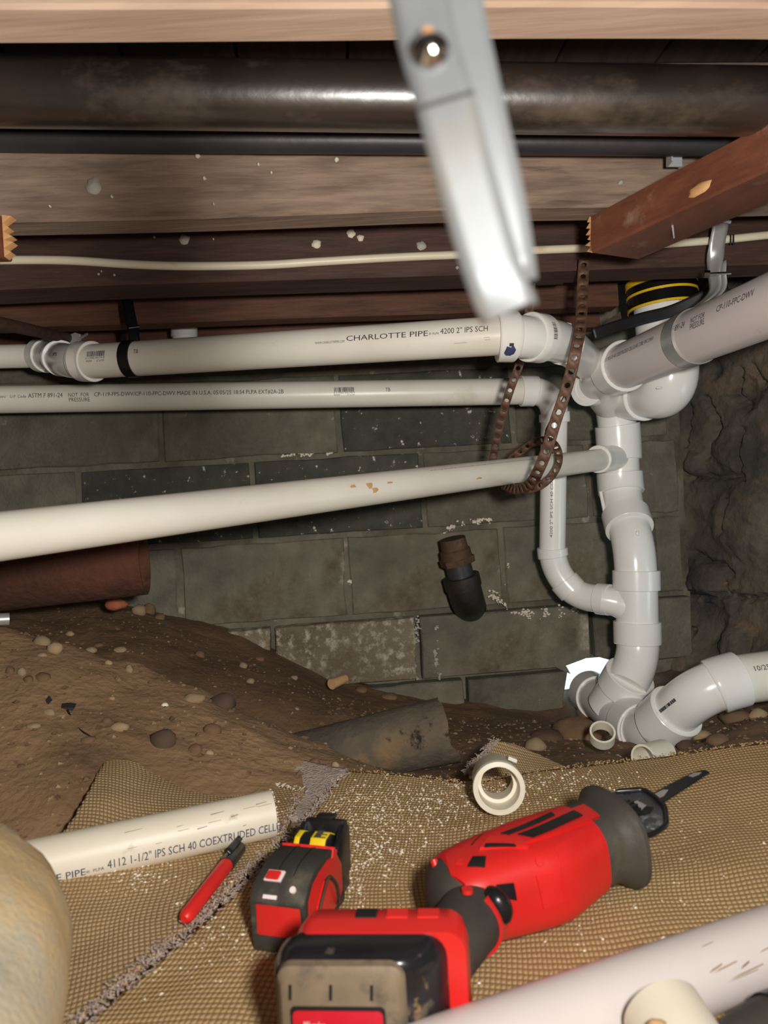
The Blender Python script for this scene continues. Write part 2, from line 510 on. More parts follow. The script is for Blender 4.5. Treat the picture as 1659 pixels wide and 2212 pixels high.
# ribbons (straps) -------------------------------------------------------------
def ribbon(name, path, width, mat, parent=None, pitch=None, hole=0.0, thick=0.0012, wdir=None, s0=0.0, s1=None):
    s1 = path.L if s1 is None else s1
    vs, fs = [], []
    def frame(s):
        c, t, n = path.at(s)
        if wdir is None:
            wv = t.cross(CAMP - c)
        elif callable(wdir):
            wv = wdir(s / path.L, c, t)
        else:
            wv = Vector(wdir)
        wv = (wv - t * wv.dot(t)).normalized()
        return c, wv, wv.cross(t).normalized()
    if not pitch:
        m = max(3, int((s1 - s0) / 0.006))
        for i in range(m + 1):
            c, wv, nn = frame(s0 + (s1 - s0) * i / m)
            for q in (-0.5, -0.25, 0, 0.25, 0.5):
                vs.append(c + wv * (q * width))
        for i in range(m):
            for k in range(4):
                fs.append((i * 5 + k, i * 5 + k + 1, (i + 1) * 5 + k + 1, (i + 1) * 5 + k))
    else:
        m = max(1, int((s1 - s0) / pitch))
        for i in range(m):
            sc = s0 + pitch * (i + 0.5)
            b = len(vs)
            outer = [(-1, -1), (0, -1), (1, -1), (1, 0), (1, 1), (0, 1), (-1, 1), (-1, 0)]
            for (x, y) in outer:
                c, wv, nn = frame(sc + x * pitch / 2)
                vs.append(c + wv * (y * width / 2))
            for (x, y) in outer:
                l = math.hypot(x, y)
                c, wv, nn = frame(sc + x / l * hole)
                vs.append(c + wv * (y / l * hole))
            for k in range(8):
                k2 = (k + 1) % 8
                fs.append((b + k, b + k2, b + 8 + k2, b + 8 + k))
    o = mk(name, vs, fs, mat, parent, True, 60)
    md = o.modifiers.new('thickness', 'SOLIDIFY'); md.thickness = thick; md.offset = 0
    return o

# ================================================================== THE SETTING
# ---- back wall of concrete blocks
VW = 1.88
wall_back = None
def uz(px, py, v=VW): return onplane(px, py, v)
hole_u0, hole_z1 = uz(1205, 1428); hole_u1, hole_z0 = uz(1420, 1600)
slabs = [(-2.1, hole_u0, -0.5, 1.0), (hole_u1, 1.0, -0.5, 1.0), (hole_u0, hole_u1, hole_z1, 1.0), (hole_u0, hole_u1, -0.5, hole_z0)]
vs, fs = [], []
for (u0, u1, z0, z1) in slabs:
    b = len(vs)
    for v in (VW + 0.006, VW + 0.05):
        vs += [H(u0, v, z0), H(u1, v, z0), H(u1, v, z1), H(u0, v, z1)]
    fs += [tuple(b + k for k in f) for f in ((0, 1, 2, 3), (7, 6, 5, 4), (0, 4, 5, 1), (1, 5, 6, 2), (2, 6, 7, 3), (3, 7, 4, 0))]
wall_back = tag(mk('wall_back', vs, fs, 'mortar', None, False), 'grey concrete block foundation wall with pale mortar joints', kind='structure')
def block_piece(name, outline, depth_front, mat, parent, jitter=0.007, depth=0.05, seed=0):
    """outline in (u,z); front face gently uneven"""
    n = len(outline)
    cu = sum(p[0] for p in outline) / n; cz = sum(p[1] for p in outline) / n
    vs = []
    for ins, dv in ((0.0, depth), (0.0, 0.004), (0.0035, 0.0)):
        for (u, z) in outline:
            du, dz = cu - u, cz - z
            l = math.hypot(du, dz)
            j = (noise.noise((u * 30 + seed, z * 30, 3)) * jitter) if dv < depth else 0
            vs.append(H(u + du / l * (ins + j), VW + depth_front + dv, z + dz / l * (ins + j)))
    fs = []
    for r in range(2):
        for k in range(n):
            k2 = (k + 1) % n
            fs.append((r * n + k, r * n + k2, (r + 1) * n + k2, (r + 1) * n + k))
    vs.append(H(cu, VW + depth_front + noise.noise((cu, cz, seed)) * 0.003, cz))
    for k in range(n):
        fs.append((2 * n + k, 2 * n + (k + 1) % n, len(vs) - 1))
    return mk(name, vs, fs, mat, parent, True, 25)
def rect_outline(u0, u1, z0, z1, n=7):
    o = []
    for k in range(n): o.append((u0 + (u1 - u0) * k / n, z0))
    for k in range(3): o.append((u1, z0 + (z1 - z0) * k / 3))
    for k in range(n): o.append((u1 + (u0 - u1) * k / n, z1))
    for k in range(3): o.append((u0, z1 + (z0 - z1) * k / 3))
    return o
zc = [uz(560, y)[1] for y in (470, 635, 812, 992, 1168)] + [uz(820, y, VW - 0.03)[1] for y in (1333, 1478, 1630)]
joint_px = [((300, 690, 1070), 550), ((110, 500, 880, 1240), 720), ((255, 648, 1030), 900 - 85), ((-35, 348, 733, 1112), 940), ((168, 548, 915, 1275), 1080),
            ((20, 388, 752, 1090), 1250), ((230, 590, 905, 1282), 1410), ((60, 420, 780, 1010), 1550)]
block_mats = [['block'], ['block'], ['block', 'block', 'block'], ['block', 'block', 'block', 'block_dark', 'block', 'block'], ['block', 'block_dark', 'block_dark', 'block', 'block', 'block'],
              ['block', 'block', 'block_white', 'block_white', 'block_white', 'block'], ['block_pale', 'block_pale', 'block_pale', 'block_white', 'block'], ['block_pale', 'block_pale', 'block_pale', 'block_white', 'block']]
g = 0.007
for ci in range(7):
    z1, z0 = zc[ci], zc[ci + 1]
    jp, jy = joint_px[ci + 1]
    front = -0.035 if ci >= 5 else 0.0
    us = [uz(x, jy, VW + front)[0] for x in jp]
    step = us[1] - us[0]
    us = [us[0] - step * 2, us[0] - step] + us + [us[-1] + step, us[-1] + 2 * step]
    for k in range(len(us) - 1):
        u0, u1 = us[k] + g, us[k + 1] - g
        if u0 > 0.95 or u1 < -1.6: continue
        u1 = min(u1, 0.98)
        mt = block_mats[ci + 1]; mtn = mt[min(max(k - 1, 0), len(mt) - 1)]
        o = rect_outline(u0, u1, z0 + g, z1 - g)
        if ci >= 5 and u1 > hole_u0 and u0 < hole_u1:       # pieces broken away round the hole
            if u0 < hole_u0 - 0.03:
                hz = hole_z1
                ue = min(u1, hole_u0)
                if ci == 5:
                    o = [(u0, z0 + g), (u0 + (ue - u0) * .5, z0 + g), (hole_u0 + .012, z0 + g), (hole_u0 + .022, hz - .03), (hole_u0 + .004, hz - .008), (hole_u0 + .05, hz + .004), (u1, hz + .012), (u1, z1 - g), ((u0 + u1) / 2, z1 - g), (u0, z1 - g), (u0, (z0 + z1) / 2)]
                else:
                    o = [(u0, z0 + g), ((u0 + ue) / 2, z0 + g), (ue + .02, z0 + g), (ue - .006, (z0 + z1) / 2), (ue + .014, z1 - g), ((u0 + ue) / 2, z1 - g), (u0, z1 - g), (u0, (z0 + z1) / 2)]
            elif ci == 5:
                o = [(u0, hole_z1 + .012), (u0 + .06, hole_z1 - .01), (hole_u1 - .01, hole_z1 - .03), (hole_u1, z0 + g), (u1, z0 + g), (u1, z1 - g), ((u0 + u1) / 2, z1 - g), (u0, z1 - g)]
            else:
                continue
        block_piece('block', o, front + random.uniform(-0.002, 0.003), mtn, wall_back, seed=ci * 9 + k, depth=0.045 if ci < 5 else 0.07)
# efflorescence crusts (raised salt deposits in the joints)
def crust(px_pts, wpx, v, seed, parent=wall_back, mat='paint_blob'):
    rnd = random.Random(seed)
    vs, fs = [], []
    pts = [H(*[(lambda q: (q[0], v, q[1]))(uz(x, y, v))][0]) for x, y in px_pts]
    pa = Path(pts, smooth=True)
    m = int(pa.L / 0.006)
    for i in range(m):
        c, t, n = pa.at(pa.L * i / m)
        for _ in range(7):
            w2 = wpx * v / F
            q = c + Vector((0, 0, 1)) * rnd.gauss(0, w2 * 0.75) + HU * rnd.gauss(0, w2 * 0.3)
            r = rnd.uniform(0.0008, 0.0032)
            if noise.noise(q * 45) < -0.05: continue
            b = len(vs)
            for k in range(6):
                a = k * math.pi / 3
                vs.append(q + HU * (r * math.cos(a) * 1.3 * rnd.uniform(.6, 1.2)) + Vector((0, 0, r * math.sin(a) * rnd.uniform(.6, 1.2))))
            vs.append(q - HV * r * 0.35)
            fs += [(b + k, b + (k + 1) % 6, b + 6) for k in range(6)]
    o = mk('salt_crust', vs, fs, mat, parent, True, 80)
    o['kind'] = 'stuff'
    return o
crust([(610, 986), (660, 981), (722, 977)], 3, VW, 1)
crust([(955, 1150), (1000, 1130), (1040, 1124), (1065, 1122)], 4, VW, 2)
crust([(1045, 1240), (1075, 1262), (1095, 1245), (1100, 1225)], 6, VW, 3)
crust([(1060, 1285), (1110, 1318), (1160, 1325), (1250, 1318)], 7, VW - 0.036, 4)
crust([(748, 1240), (752, 1255), (790, 1265), (860, 1258)], 4, VW, 5)
crust([(905, 1340), (890, 1420), (900, 1470)], 9, VW - 0.036, 6, mat='paint_grey')
crust([(945, 1350), (940, 1420), (952, 1465)], 8, VW - 0.036, 7, mat='paint_grey')
crust([(600, 1370), (625, 1385)], 8, VW - 0.036, 8, mat='paint_grey')

# ---- right hand rubble wall with cracked parging
WR_A, WR_B = Vector((0.815, 2.0, 0)), Vector((1.06, 1.48, 0))
WR_D = (WR_B - WR_A).normalized()
WR_N = Vector((-WR_D.y, WR_D.x, 0))
if WR_N.x > 0: WR_N = -WR_N
def on_wr(px, py):
    r = RAY(px, py)
    t = (WR_A - CAMP).dot(WR_N) / r.dot(WR_N)
    q = CAMP + r * t
    return (q - WR_A).dot(WR_D), q.z
cracks = [[(1480, 840), (1484, 900), (1478, 960)], [(1497, 1192), (1512, 1206), (1556, 1222), (1575, 1240)],
          [(1440, 1262), (1468, 1282), (1530, 1290), (1570, 1284), (1562, 1262), (1570, 1284), (1600, 1292), (1700, 1292)],
          [(1425, 1312), (1455, 1338), (1500, 1362)], [(1476, 1018), (1490, 1033), (1600, 1028)], [(1520, 860), (1546, 905), (1530, 950), (1526, 985)],
          [(1450, 1400), (1480, 1440), (1510, 1470)], [(1570, 1080), (1555, 1150)], [(1596, 800), (1580, 850), (1610, 880)], [(1600, 930), (1596, 1010)], [(1620, 790), (1650, 835)]]
cr2 = [[on_wr(*p) for p in c] for c in cracks]
hollows = [((1610, 850), 0.05, 0.022), ((1540, 930), 0.03, 0.03), ((1540, 800), 0.03, 0.02), ((1520, 1340), 0.09, 0.03), ((1560, 1400), 0.08, 0.02), ((1500, 1130), 0.04, 0.012)]
hol2 = [(on_wr(*p), r, d) for p, r, d in hollows]
humps = [((1500, 1000), 0.035, 0.02), ((1520, 1258), 0.06, 0.02), ((1450, 1180), 0.06, 0.015), ((1580, 970), 0.06, 0.015), ((1600, 1130), 0.1, 0.02), ((1600, 1390), 0.05, 0.03)]
hum2 = [(on_wr(*p), r, d) for p, r, d in humps]
def segdist(p, a, b):
    ax, ay = a; bx, by = b
    dx, dy = bx - ax, by - ay
    l2 = dx * dx + dy * dy
    t = 0 if l2 == 0 else max(0, min(1, ((p[0] - ax) * dx + (p[1] - ay) * dy) / l2))
    return math.hypot(p[0] - ax - t * dx, p[1] - ay - t * dy)
vs, fs = [], []
nx, nz = 170, 170
LW = 1.25
for i in range(nx + 1):
    x = -0.03 + (LW * (i / nx) ** 1.25)
    for j in range(nz + 1):
        z = -0.22 + 1.17 * j / nz
        q = Vector((x * 6, z * 6, 2.7))
        h = noise.fractal(q, 1.0, 2.0, 6) * 0.006 + noise.fractal(q * 3, 1.0, 2.0, 3) * 0.003 + noise.fractal(q * 0.4, 1.0, 2.0, 3) * 0.006
        cell = noise.voronoi(Vector((x * 7, z * 9, 0.3)))[0]
        h -= 0.006 * max(0, 1 - (cell[1] - cell[0]) / 0.16) * (1 if z < 0.2 else 0.45)
        jx, jz = x + noise.noise((x * 60, z * 60, 1)) * 0.008, z + noise.noise((x * 60, z * 60, 9)) * 0.008
        dmin = 9
        for c in cr2:
            for a, b in zip(c[:-1], c[1:]):
                if abs(a[0] - x) > 0.25 and abs(b[0] - x) > 0.25: continue
                dmin = min(dmin, segdist((jx, jz), a, b))
        if dmin < 0.012: h -= 0.026 * (1 - dmin / 0.012)
        for (c, r, d) in hol2:
            dd = math.hypot(jx - c[0], jz - c[1]) / r
            if dd < 1: h -= d * (1 - dd * dd)
        for (c, r, d) in hum2:
            dd = math.hypot(jx - c[0], jz - c[1]) / r
            if dd < 1: h += d * (1 - dd ** 4)
        if z < 0.05: h += (0.05 - z) * 0.35
        vs.append(WR_A + WR_D * x + WR_N * h + Vector((0, 0, z)))
for i in range(nx):
    for j in range(nz):
        k = i * (nz + 1) + j
        fs.append((k, k + 1, k + nz + 2, k + nz + 1))
wall_right = tag(mk('wall_right', vs, fs, 'parge', None, True, 50), 'rough cracked parging over rubble on the right foundation wall', kind='structure')
def rock(name, c, size, mat, parent=None, seed=0, rotz=0.0, sub=2, rough=0.22, tilt=0.0):
    bm = bmesh.new()
    bmesh.ops.create_icosphere(bm, subdivisions=sub, radius=1)
    rm = Matrix.Rotation(rotz, 3, 'Z') @ Matrix.Rotation(tilt, 3, 'X')
    vs = []
    for v in bm.verts:
        q = v.co.copy()
        k = 1 + noise.noise(q * 1.1 + Vector((seed * 3.7, seed, 0))) * rough * 1.6 + noise.noise(q * 2.7 + Vector((seed, 0, 5))) * rough * 0.6
        q = Vector((q.x * size[0], q.y * size[1], q.z * size[2])) * k
        vs.append(Vector(c) + rm @ q)
    bm.verts.index_update()
    fs = [tuple(v.index for v in f.verts) for f in bm.faces]
    bm.free()
    return mk(name, vs, fs, mat, parent, True, 60)
for k, (px, py, sx, sz, m) in enumerate([(1520, 1258, 52, 26, 'stone_brown'), (1500, 1385, 40, 24, 'stone_dark'), 
                                         (1610, 1375, 34, 20, 'stone_brown'), (1625, 1410, 30, 16, 'stone_grey'), (1450, 1430, 26, 16, 'stone_dark')]):
    x, z = on_wr(px, py)
    c = WR_A + WR_D * x + Vector((0, 0, z)) - WR_N * 0.016
    d = c.y
    rock('stone', c, (0.028, sx * d / F * 1.1, sz * d / F), m, wall_right, seed=k + 40, rotz=math.atan2(WR_D.y, WR_D.x) - math.pi / 2 + 0.0, rough=0.2)

# ---- shell behind the camera and at the sides
tag(box('wall_left', H(-1.75, -1.2, -0.4), HU * 0.1, HV * 3.4, (0, 0, 1.4), 'block'), 'grey concrete block wall at the left end of the crawl space', kind='structure')
tag(box('wall_front', H(-1.75, -1.2, -0.4), HU * 3.0, HV * 0.1, (0, 0, 1.4), 'block'), 'grey concrete block wall behind the camera', kind='structure')
# outer right wall with the access opening
acc = tag(box('wall_side', (1.2, -1.3, -0.4), (0.1, 0, 0), (0, 2.05, 0), (0, 0, 1.4), 'block'), 'grey block wall running back along the right side', kind='structure')
box('lintel', (1.2, 0.75, 0.3), (0.1, 0, 0), (0, 0.6, 0), (0, 0, 0.7), 'block', acc)
box('jamb', (1.2, 1.35, -0.4), (0.1, 0, 0), (0, 0.9, 0), (0, 0, 1.4), 'block', acc)

# ---- ceiling: subfloor planks on joists
JB, JT = 0.737, 0.93
ceiling = tag(box('ceiling', H(-1.8, -1.3, JT + 0.022), HU * 3.3, HV * 3.5, (0, 0, 0.03), 'subfloor'), 'dark underside of the plank subfloor above the joists', kind='structure')
u = -1.75
while u < 1.3:
    wd = 0.136
    box('plank', H(u, -1.15, JT + random.uniform(0, 0.002)), HU * wd, HV * 3.2, (0, 0, 0.02), 'subfloor', ceiling, bevel=0.002)
    u += wd + 0.004

def joist(label, u0, u1, v0, t, mat, zb=JB, group=None):
    th = thing('floor_joist', label, 'joist', H((u0 + u1) / 2, v0 + t / 2, zb), group)
    nseg = 40
    vs, fs = [], []
    for i in range(nseg + 1):
        uu = u0 + (u1 - u0) * i / nseg
        wob = noise.noise((uu * 3, v0 * 7, 1)) * 0.003
        wz = noise.noise((uu * 2.3, v0 * 5, 4)) * 0.004
        cb = 0.0025
        for (dv, z) in ((cb, zb + wz), (0, zb + wz + cb * 1.3), (0, JT), (t, JT), (t, zb + wz + cb), (t - cb, zb + wz)):
            vs.append(H(uu, v0 + dv + wob, z))
    for i in range(nseg):
        for k in range(6):
            k2 = (k + 1) % 6
            fs.append((i * 6 + k, i * 6 + k2, (i + 1) * 6 + k2, (i + 1) * 6 + k))
    fs.append(tuple(range(5, -1, -1))); fs.append(tuple(nseg * 6 + k for k in range(6)))
    mk('board', vs, fs, mat, th, True, 30)
    return th
joist('pale weathered floor joist crossing the very top of the picture', -1.7, 1.19, 0.548, 0.042, 'wood_near', group='floor joists')
j2 = joist('grey brown floor joist with fine grain just below the black iron pipe', -1.7, 1.16, 0.925, 0.046, 'wood_grey', group='floor joists')
J3V = 1.178
j3 = joist('dark brown floor joist that the cream cable runs along', -1.7, onplane(1246, 580, J3V)[0], J3V, 0.078, 'wood_dark', group='floor joists')
joist('short dark joist behind the galvanized hanger at the right', onplane(1248, 580, J3V)[0], 1.02, J3V + 0.012, 0.07, 'wood_dark', zb=JB + 0.004, group='floor joists')
joist('reddish brown joist just above the uppermost white pipe', -1.7, onplane(1335, 640, 1.475)[0], 1.475, 0.046, 'wood_red', zb=JB + 0.02, group='floor joists')
joist('reddish rim board standing on top of the block wall', -1.7, 0.75, 1.79, 0.05, 'wood_red', zb=0.79, group='floor joists')
def blob(px, py, rpx, v, parent, mat='paint_blob', seed=0, name='paint_spot'):
    u_, z_ = onplane(px, py, v)
    r = rpx * v / F
    rnd = random.Random(seed)
    n = 14
    vs = [H(u_, v - 0.0018, z_)]
    for ring, dv in ((0.6, -0.0015), (1.0, 0.0025)):
        for k in range(n):
            a = 2 * math.pi * k / n
            rr = r * ring * (1 + noise.noise((math.cos(a) * 1.5 + seed, math.sin(a) * 1.5, 2)) * 0.35)
            vs.append(H(u_ + rr * math.cos(a), v + dv, z_ + rr * math.sin(a)))
    fs = [(0, 1 + k, 1 + (k + 1) % n) for k in range(n)] + [(1 + k, n + 1 + k, n + 1 + (k + 1) % n, 1 + (k + 1) % n) for k in range(n)]
    return mk(name, vs, fs, mat, parent, True, 80)
for k, (px, py, r, m) in enumerate([(398, 517, 12, 'paint_grey'), (684, 526, 10, 'paint_blob'), (758, 503, 10, 'paint_blob'), (779, 513, 8, 'paint_blob'), (910, 530, 12, 'paint_grey'),
                                    (333, 512, 3, 'paint_grey'), (461, 516, 2, 'paint_blob'), (213, 592, 3, 'paint_grey'), (219, 586, 2.4, 'paint_grey'), (247, 594, 3, 'paint_grey'), (988, 578, 4, 'paint_grey')]):
    blob(px, py, r, J3V - 0.002, j3, m, k)
for k, (px, py, r, m) in enumerate([(201, 401, 17, 'paint_grey'), (426, 334, 6, 'paint_blob'), (441, 384, 4, 'paint_blob'), (241, 424, 3, 'paint_blob'), (558, 354, 3, 'paint_blob'),
                                    (727, 343, 5, 'paint_blob'), (1342, 393, 6, 'paint_grey'), (107, 445, 2.5, 'paint_blob'), (586, 372, 2.5, 'paint_blob'), (461, 440, 2.5, 'paint_blob')]):
    blob(px, py, r, 0.921, j2, m, k + 20)

# diagonal 2x4 brace under the joists, right
def beamlike(label, far_l, far_r, dirv, ln, hgt, mat, name='wood_brace'):
    far_l, far_r = Vector(far_l), Vector(far_r)
    dirv = Vector(dirv).normalized()
    th = thing(name, label, 'wood brace', far_l)
    nseg = 24
    wv = far_r - far_l
    vs, fs = [], []
    for i in range(nseg + 1):
        q = far_l + dirv * (ln * i / nseg)
        wob = noise.noise((i * 0.35, 2, ln)) * 0.003
        for (a, b) in ((0.03, 0), (0.97, 0), (1, 0.03), (1, 1), (0, 1), (0, 0.06)):
            jag = dirv * (random.uniform(-0.006, 0.006) if i == 0 else 0)
            vs.append(q + wv * a + Vector((0, 0, hgt * b + wob)) + jag)
    for i in range(nseg):
        for k in range(6):
            k2 = (k + 1) % 6
            fs.append((i * 6 + k, i * 6 + k2, (i + 1) * 6 + k2, (i + 1) * 6 + k))
    fs.append(tuple(range(5, -1, -1))); fs.append(tuple(nseg * 6 + k for k in range(6)))
    mk('board', vs, fs, mat, th, True, 30)
    return th
def plane_z(px, py, z): return G(px, py, z)
ZB = 0.724
ZB = 0.684
fl = G(1280, 545, ZB)
near = G(1659, 368, ZB)
fr = G(1396, 541, ZB)
dv = (near - fl).normalized()
wv = (fr - fl); wv = (wv - dv * wv.dot(dv)).normalized() * 0.088
brace = beamlike('red brown sawn wood brace with splintered end angling in from the right', fl, fl + wv, dv, 1.2, 0.049, 'wood_brace')
for k in range(6):
    q = fl + wv * 0.0 + Vector((0, 0, 0.05 * (k + 0.5) / 6)) - dv * 0.002
    prism('splinter', [q + Vector((0, 0, 0.004)), q - Vector((0, 0, 0.004)), q - dv * random.uniform(0.004, 0.011) + Vector((0, 0, random.uniform(-0.002, 0.002)))], wv * 0.06, 'wood_raw', brace)
q = G(1451, 488, ZB)
scr = rod('screw', q + Vector((0, 0, 0.01)), q + Vector((0.002, 0.0, -0.016)), 0.002, 'galv_dull', brace, 10, 0.0008)
_bn = dv.cross(Vector((0, 0, 1))).normalized()
_r = RAY(1512, 408)
_q = CAMP + _r * ((fl - CAMP).dot(_bn) / _r.dot(_bn))
knot = rock('bare_patch', _q, (0.015, 0.003, 0.007), 'wood_raw', brace, seed=2, rotz=math.atan2(dv.y, dv.x))
# splintered brace end at the left edge
fl2 = G(-138, 572, 0.676)
b2 = beamlike('splintered end of a red brown brace at the left edge', fl2, fl2 + Vector((0.09, 0, 0)), Vector((-0.35, -1, 0)), 1.2, 0.05, 'wood_brace')
for k in range(5):
    q = fl2 + Vector((0.089, 0.0, 0.05 * (k + 0.5) / 5))
    prism('splinter', [q + Vector((0, 0, 0.005)), q - Vector((0, 0, 0.005)), q + Vector((random.uniform(0.005, 0.012), 0, random.uniform(-0.003, 0.003)))], Vector((0, -0.012, 0)), 'wood_raw', b2)

# ---- ground
ctrl = []
def cp(px, py, d): ctrl.append(tuple(P(px, py, d)))
for x in (-1.6, -0.9, -0.45, 0.0, 0.4, 0.8, 1.2):
    for y in (-1.1, -0.4, 0.2, 0.6):
        ctrl.append((x, y, -0.022))
for x in (-0.05, 0.15, 0.35, 0.55, 0.9): ctrl.append((x, 0.8, -0.024)); 
for x in (-0.3, -0.2): ctrl.append((x, 0.76, -0.016))
for args in [(0, 1345, 1.2), (150, 1385, 1.2), (300, 1432, 1.2), (450, 1502, 1.2), (600, 1572, 1.18), (700, 1606, 1.14), (0, 1500, 1.02), (0, 1650, .88), (0, 1780, .8), (150, 1550, .98), (120, 1700, .84),
             (300, 1560, 1.0), (300, 1480, 1.12), (450, 1600, 1.0), (600, 1655, .97), (720, 1672, .97), (0, 1400, 1.33), (150, 1452, 1.33), (300, 1502, 1.33), (450, 1572, 1.32), (600, 1625, 1.3), (150, 1392, 1.5), (300, 1398, 1.5), (450, 1455, 1.5), (300, 1350, 1.65), (960, 1668, 1.25), (1400, 1642, 1.3), (1470, 1628, 1.32), (1530, 1602, 1.35), (1340, 1622, 1.4), (1440, 1600, 1.45), (860, 1692, 1.2), (1000, 1640, 1.35),
             (450, 1405, 1.66), (600, 1455, 1.66), (700, 1500, 1.68), (150, 1310, 1.75), (280, 1312, 1.8), (420, 1340, 1.82), (520, 1372, 1.82), (640, 1430, 1.83), (740, 1484, 1.83), (860, 1505, 1.83),
             (1000, 1530, 1.83), (1200, 1550, 1.83), (600, 1505, 1.45), (720, 1550, 1.42), (850, 1565, 1.5), (1000, 1590, 1.5), (1100, 1605, 1.4), (1200, 1565, 1.62), (1270, 1625, 1.32), (1300, 1590, 1.5),
             (820, 1690, 1.0), (900, 1710, 1.0), (1000, 1680, 1.08), (1100, 1690, 1.1), (1250, 1680, 1.12), (1400, 1660, 1.15), (1550, 1610, 1.2), (1620, 1560, 1.3), (1540, 1540, 1.55), (1480, 1480, 1.75), (1659, 1580, 1.2), (-300, 1345, 1.2), (-300, 1600, .9)]:
    cp(*args)
ctrl = np.array(ctrl)
XY, ZZ = ctrl[:, :2], ctrl[:, 2]
D = np.sqrt(((XY[:, None] - XY[None]) ** 2).sum(-1) + 0.0005)
n_ = len(ctrl)
Mx = np.zeros((n_ + 1, n_ + 1)); Mx[:n_, :n_] = D + np.eye(n_) * -0.001; Mx[n_, :n_] = 1; Mx[:n_, n_] = 1
sol = np.linalg.solve(Mx, np.append(ZZ, 0))
def gh_arr(X, Y):
    out = np.full(X.shape, sol[-1])
    for k in range(n_):
        out += sol[k] * np.sqrt((X - XY[k, 0]) ** 2 + (Y - XY[k, 1]) ** 2 + 0.0005)
    return out
def gnoise(x, y):
    f = min(1.0, max(0.0, (y - 0.62) / 0.2)) if x > -0.45 else min(1.0, max(0.15, (y - 0.3) / 0.3))
    q = Vector((x, y, 0.5))
    return f * (noise.fractal(q * 5, 1.0, 2.0, 5) * 0.011 + max(0, noise.noise(q * 19 + Vector((3, 1, 0)))) * 0.006 + noise.noise(q * 52) * 0.0012)
GX = np.linspace(-1.7, 1.25, 330); GY = np.concatenate([np.linspace(-1.25, 0.55, 50), np.linspace(0.56, 2.0, 210)])
gx, gy = np.meshgrid(GX, GY)
gz = gh_arr(gx, gy)
for i in range(gx.shape[0]):
    for j in range(gx.shape[1]):
        gz[i, j] += gnoise(gx[i, j], gy[i, j])
vs = [(float(a), float(b), float(c)) for a, b, c in zip(gx.ravel(), gy.ravel(), gz.ravel())]
ncol = gx.shape[1]
fs = [(i * ncol + j, i * ncol + j + 1, (i + 1) * ncol + j + 1, (i + 1) * ncol + j) for i in range(gx.shape[0] - 1) for j in range(ncol - 1)]
def darker_soil():
    """soil colour multiplied darker beyond the crest of the mound and in the trench"""
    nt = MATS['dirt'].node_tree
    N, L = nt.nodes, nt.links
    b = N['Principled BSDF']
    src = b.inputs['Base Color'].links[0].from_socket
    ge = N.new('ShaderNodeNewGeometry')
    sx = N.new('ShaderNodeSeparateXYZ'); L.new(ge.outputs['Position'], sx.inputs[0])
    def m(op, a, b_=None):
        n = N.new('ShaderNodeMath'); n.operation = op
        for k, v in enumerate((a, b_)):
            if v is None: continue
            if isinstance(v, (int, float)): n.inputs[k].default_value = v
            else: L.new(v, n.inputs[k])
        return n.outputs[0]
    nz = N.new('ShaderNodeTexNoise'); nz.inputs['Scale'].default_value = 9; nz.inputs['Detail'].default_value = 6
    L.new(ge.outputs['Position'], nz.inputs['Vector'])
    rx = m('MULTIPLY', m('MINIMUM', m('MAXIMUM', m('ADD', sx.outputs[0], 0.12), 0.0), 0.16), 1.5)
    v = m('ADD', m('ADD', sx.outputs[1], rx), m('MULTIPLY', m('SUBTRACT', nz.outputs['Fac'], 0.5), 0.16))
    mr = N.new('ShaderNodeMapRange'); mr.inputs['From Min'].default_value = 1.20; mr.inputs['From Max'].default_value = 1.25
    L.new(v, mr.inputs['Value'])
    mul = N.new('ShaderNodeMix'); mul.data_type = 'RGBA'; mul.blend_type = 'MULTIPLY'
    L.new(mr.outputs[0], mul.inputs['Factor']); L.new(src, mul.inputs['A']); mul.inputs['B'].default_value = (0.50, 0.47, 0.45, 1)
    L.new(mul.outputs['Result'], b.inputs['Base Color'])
darker_soil()  # darkens the dirt colour by position, past the crest and along the trench
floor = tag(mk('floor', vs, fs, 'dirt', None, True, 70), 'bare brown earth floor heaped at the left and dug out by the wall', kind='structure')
def gheight(x, y):
    return float(gh_arr(np.array([x]), np.array([y]))[0]) + gnoise(x, y)
def ground_hit(px, py, d0=0.55, d1=2.0):
    r = RAY(px, py)
    d = d0
    while d < d1:
        q = CAMP + r * d
        if q.z < gheight(q.x, q.y):
            return q
        d += 0.012
    return CAMP + r * d1

# ================================================================== OLD IRON PIPES OVERHEAD
A, B = P(-420, 193, 0.735), P(2050, 226, 0.775)
t, p = pipe('iron_pipe', 'thick black iron pipe hanging between the top two joists', A, B, 0.0338, 'iron_black', ext=(0.6, 0.45))
A, B = P(-420, 296, 0.862), P(2000, 312, 0.90)
t, p = pipe('iron_pipe', 'thinner dull dark pipe behind the thick black iron pipe', A, B, 0.0155, 'iron_dull', ext=(0.6, 0.35))
A, B = P(-420, 118, 0.80), P(2000, 128, 0.86)
br = thing('metal_bracket', 'small galvanized bracket corner behind the red brown brace', 'bracket', P(1455, 350, 0.915))
box('plate', P(1440, 360, 0.915), RIGHT * 0.02, FWD * 0.002, UP * 0.05, 'galv', br)
box('flange', P(1440, 360, 0.915), RIGHT * 0.002, -FWD * 0.015, UP * 0.05, 'galv', br)

# ================================================================== PVC DRAIN LINES
R2, R15, R3 = 0.03015, 0.02415, 0.04445
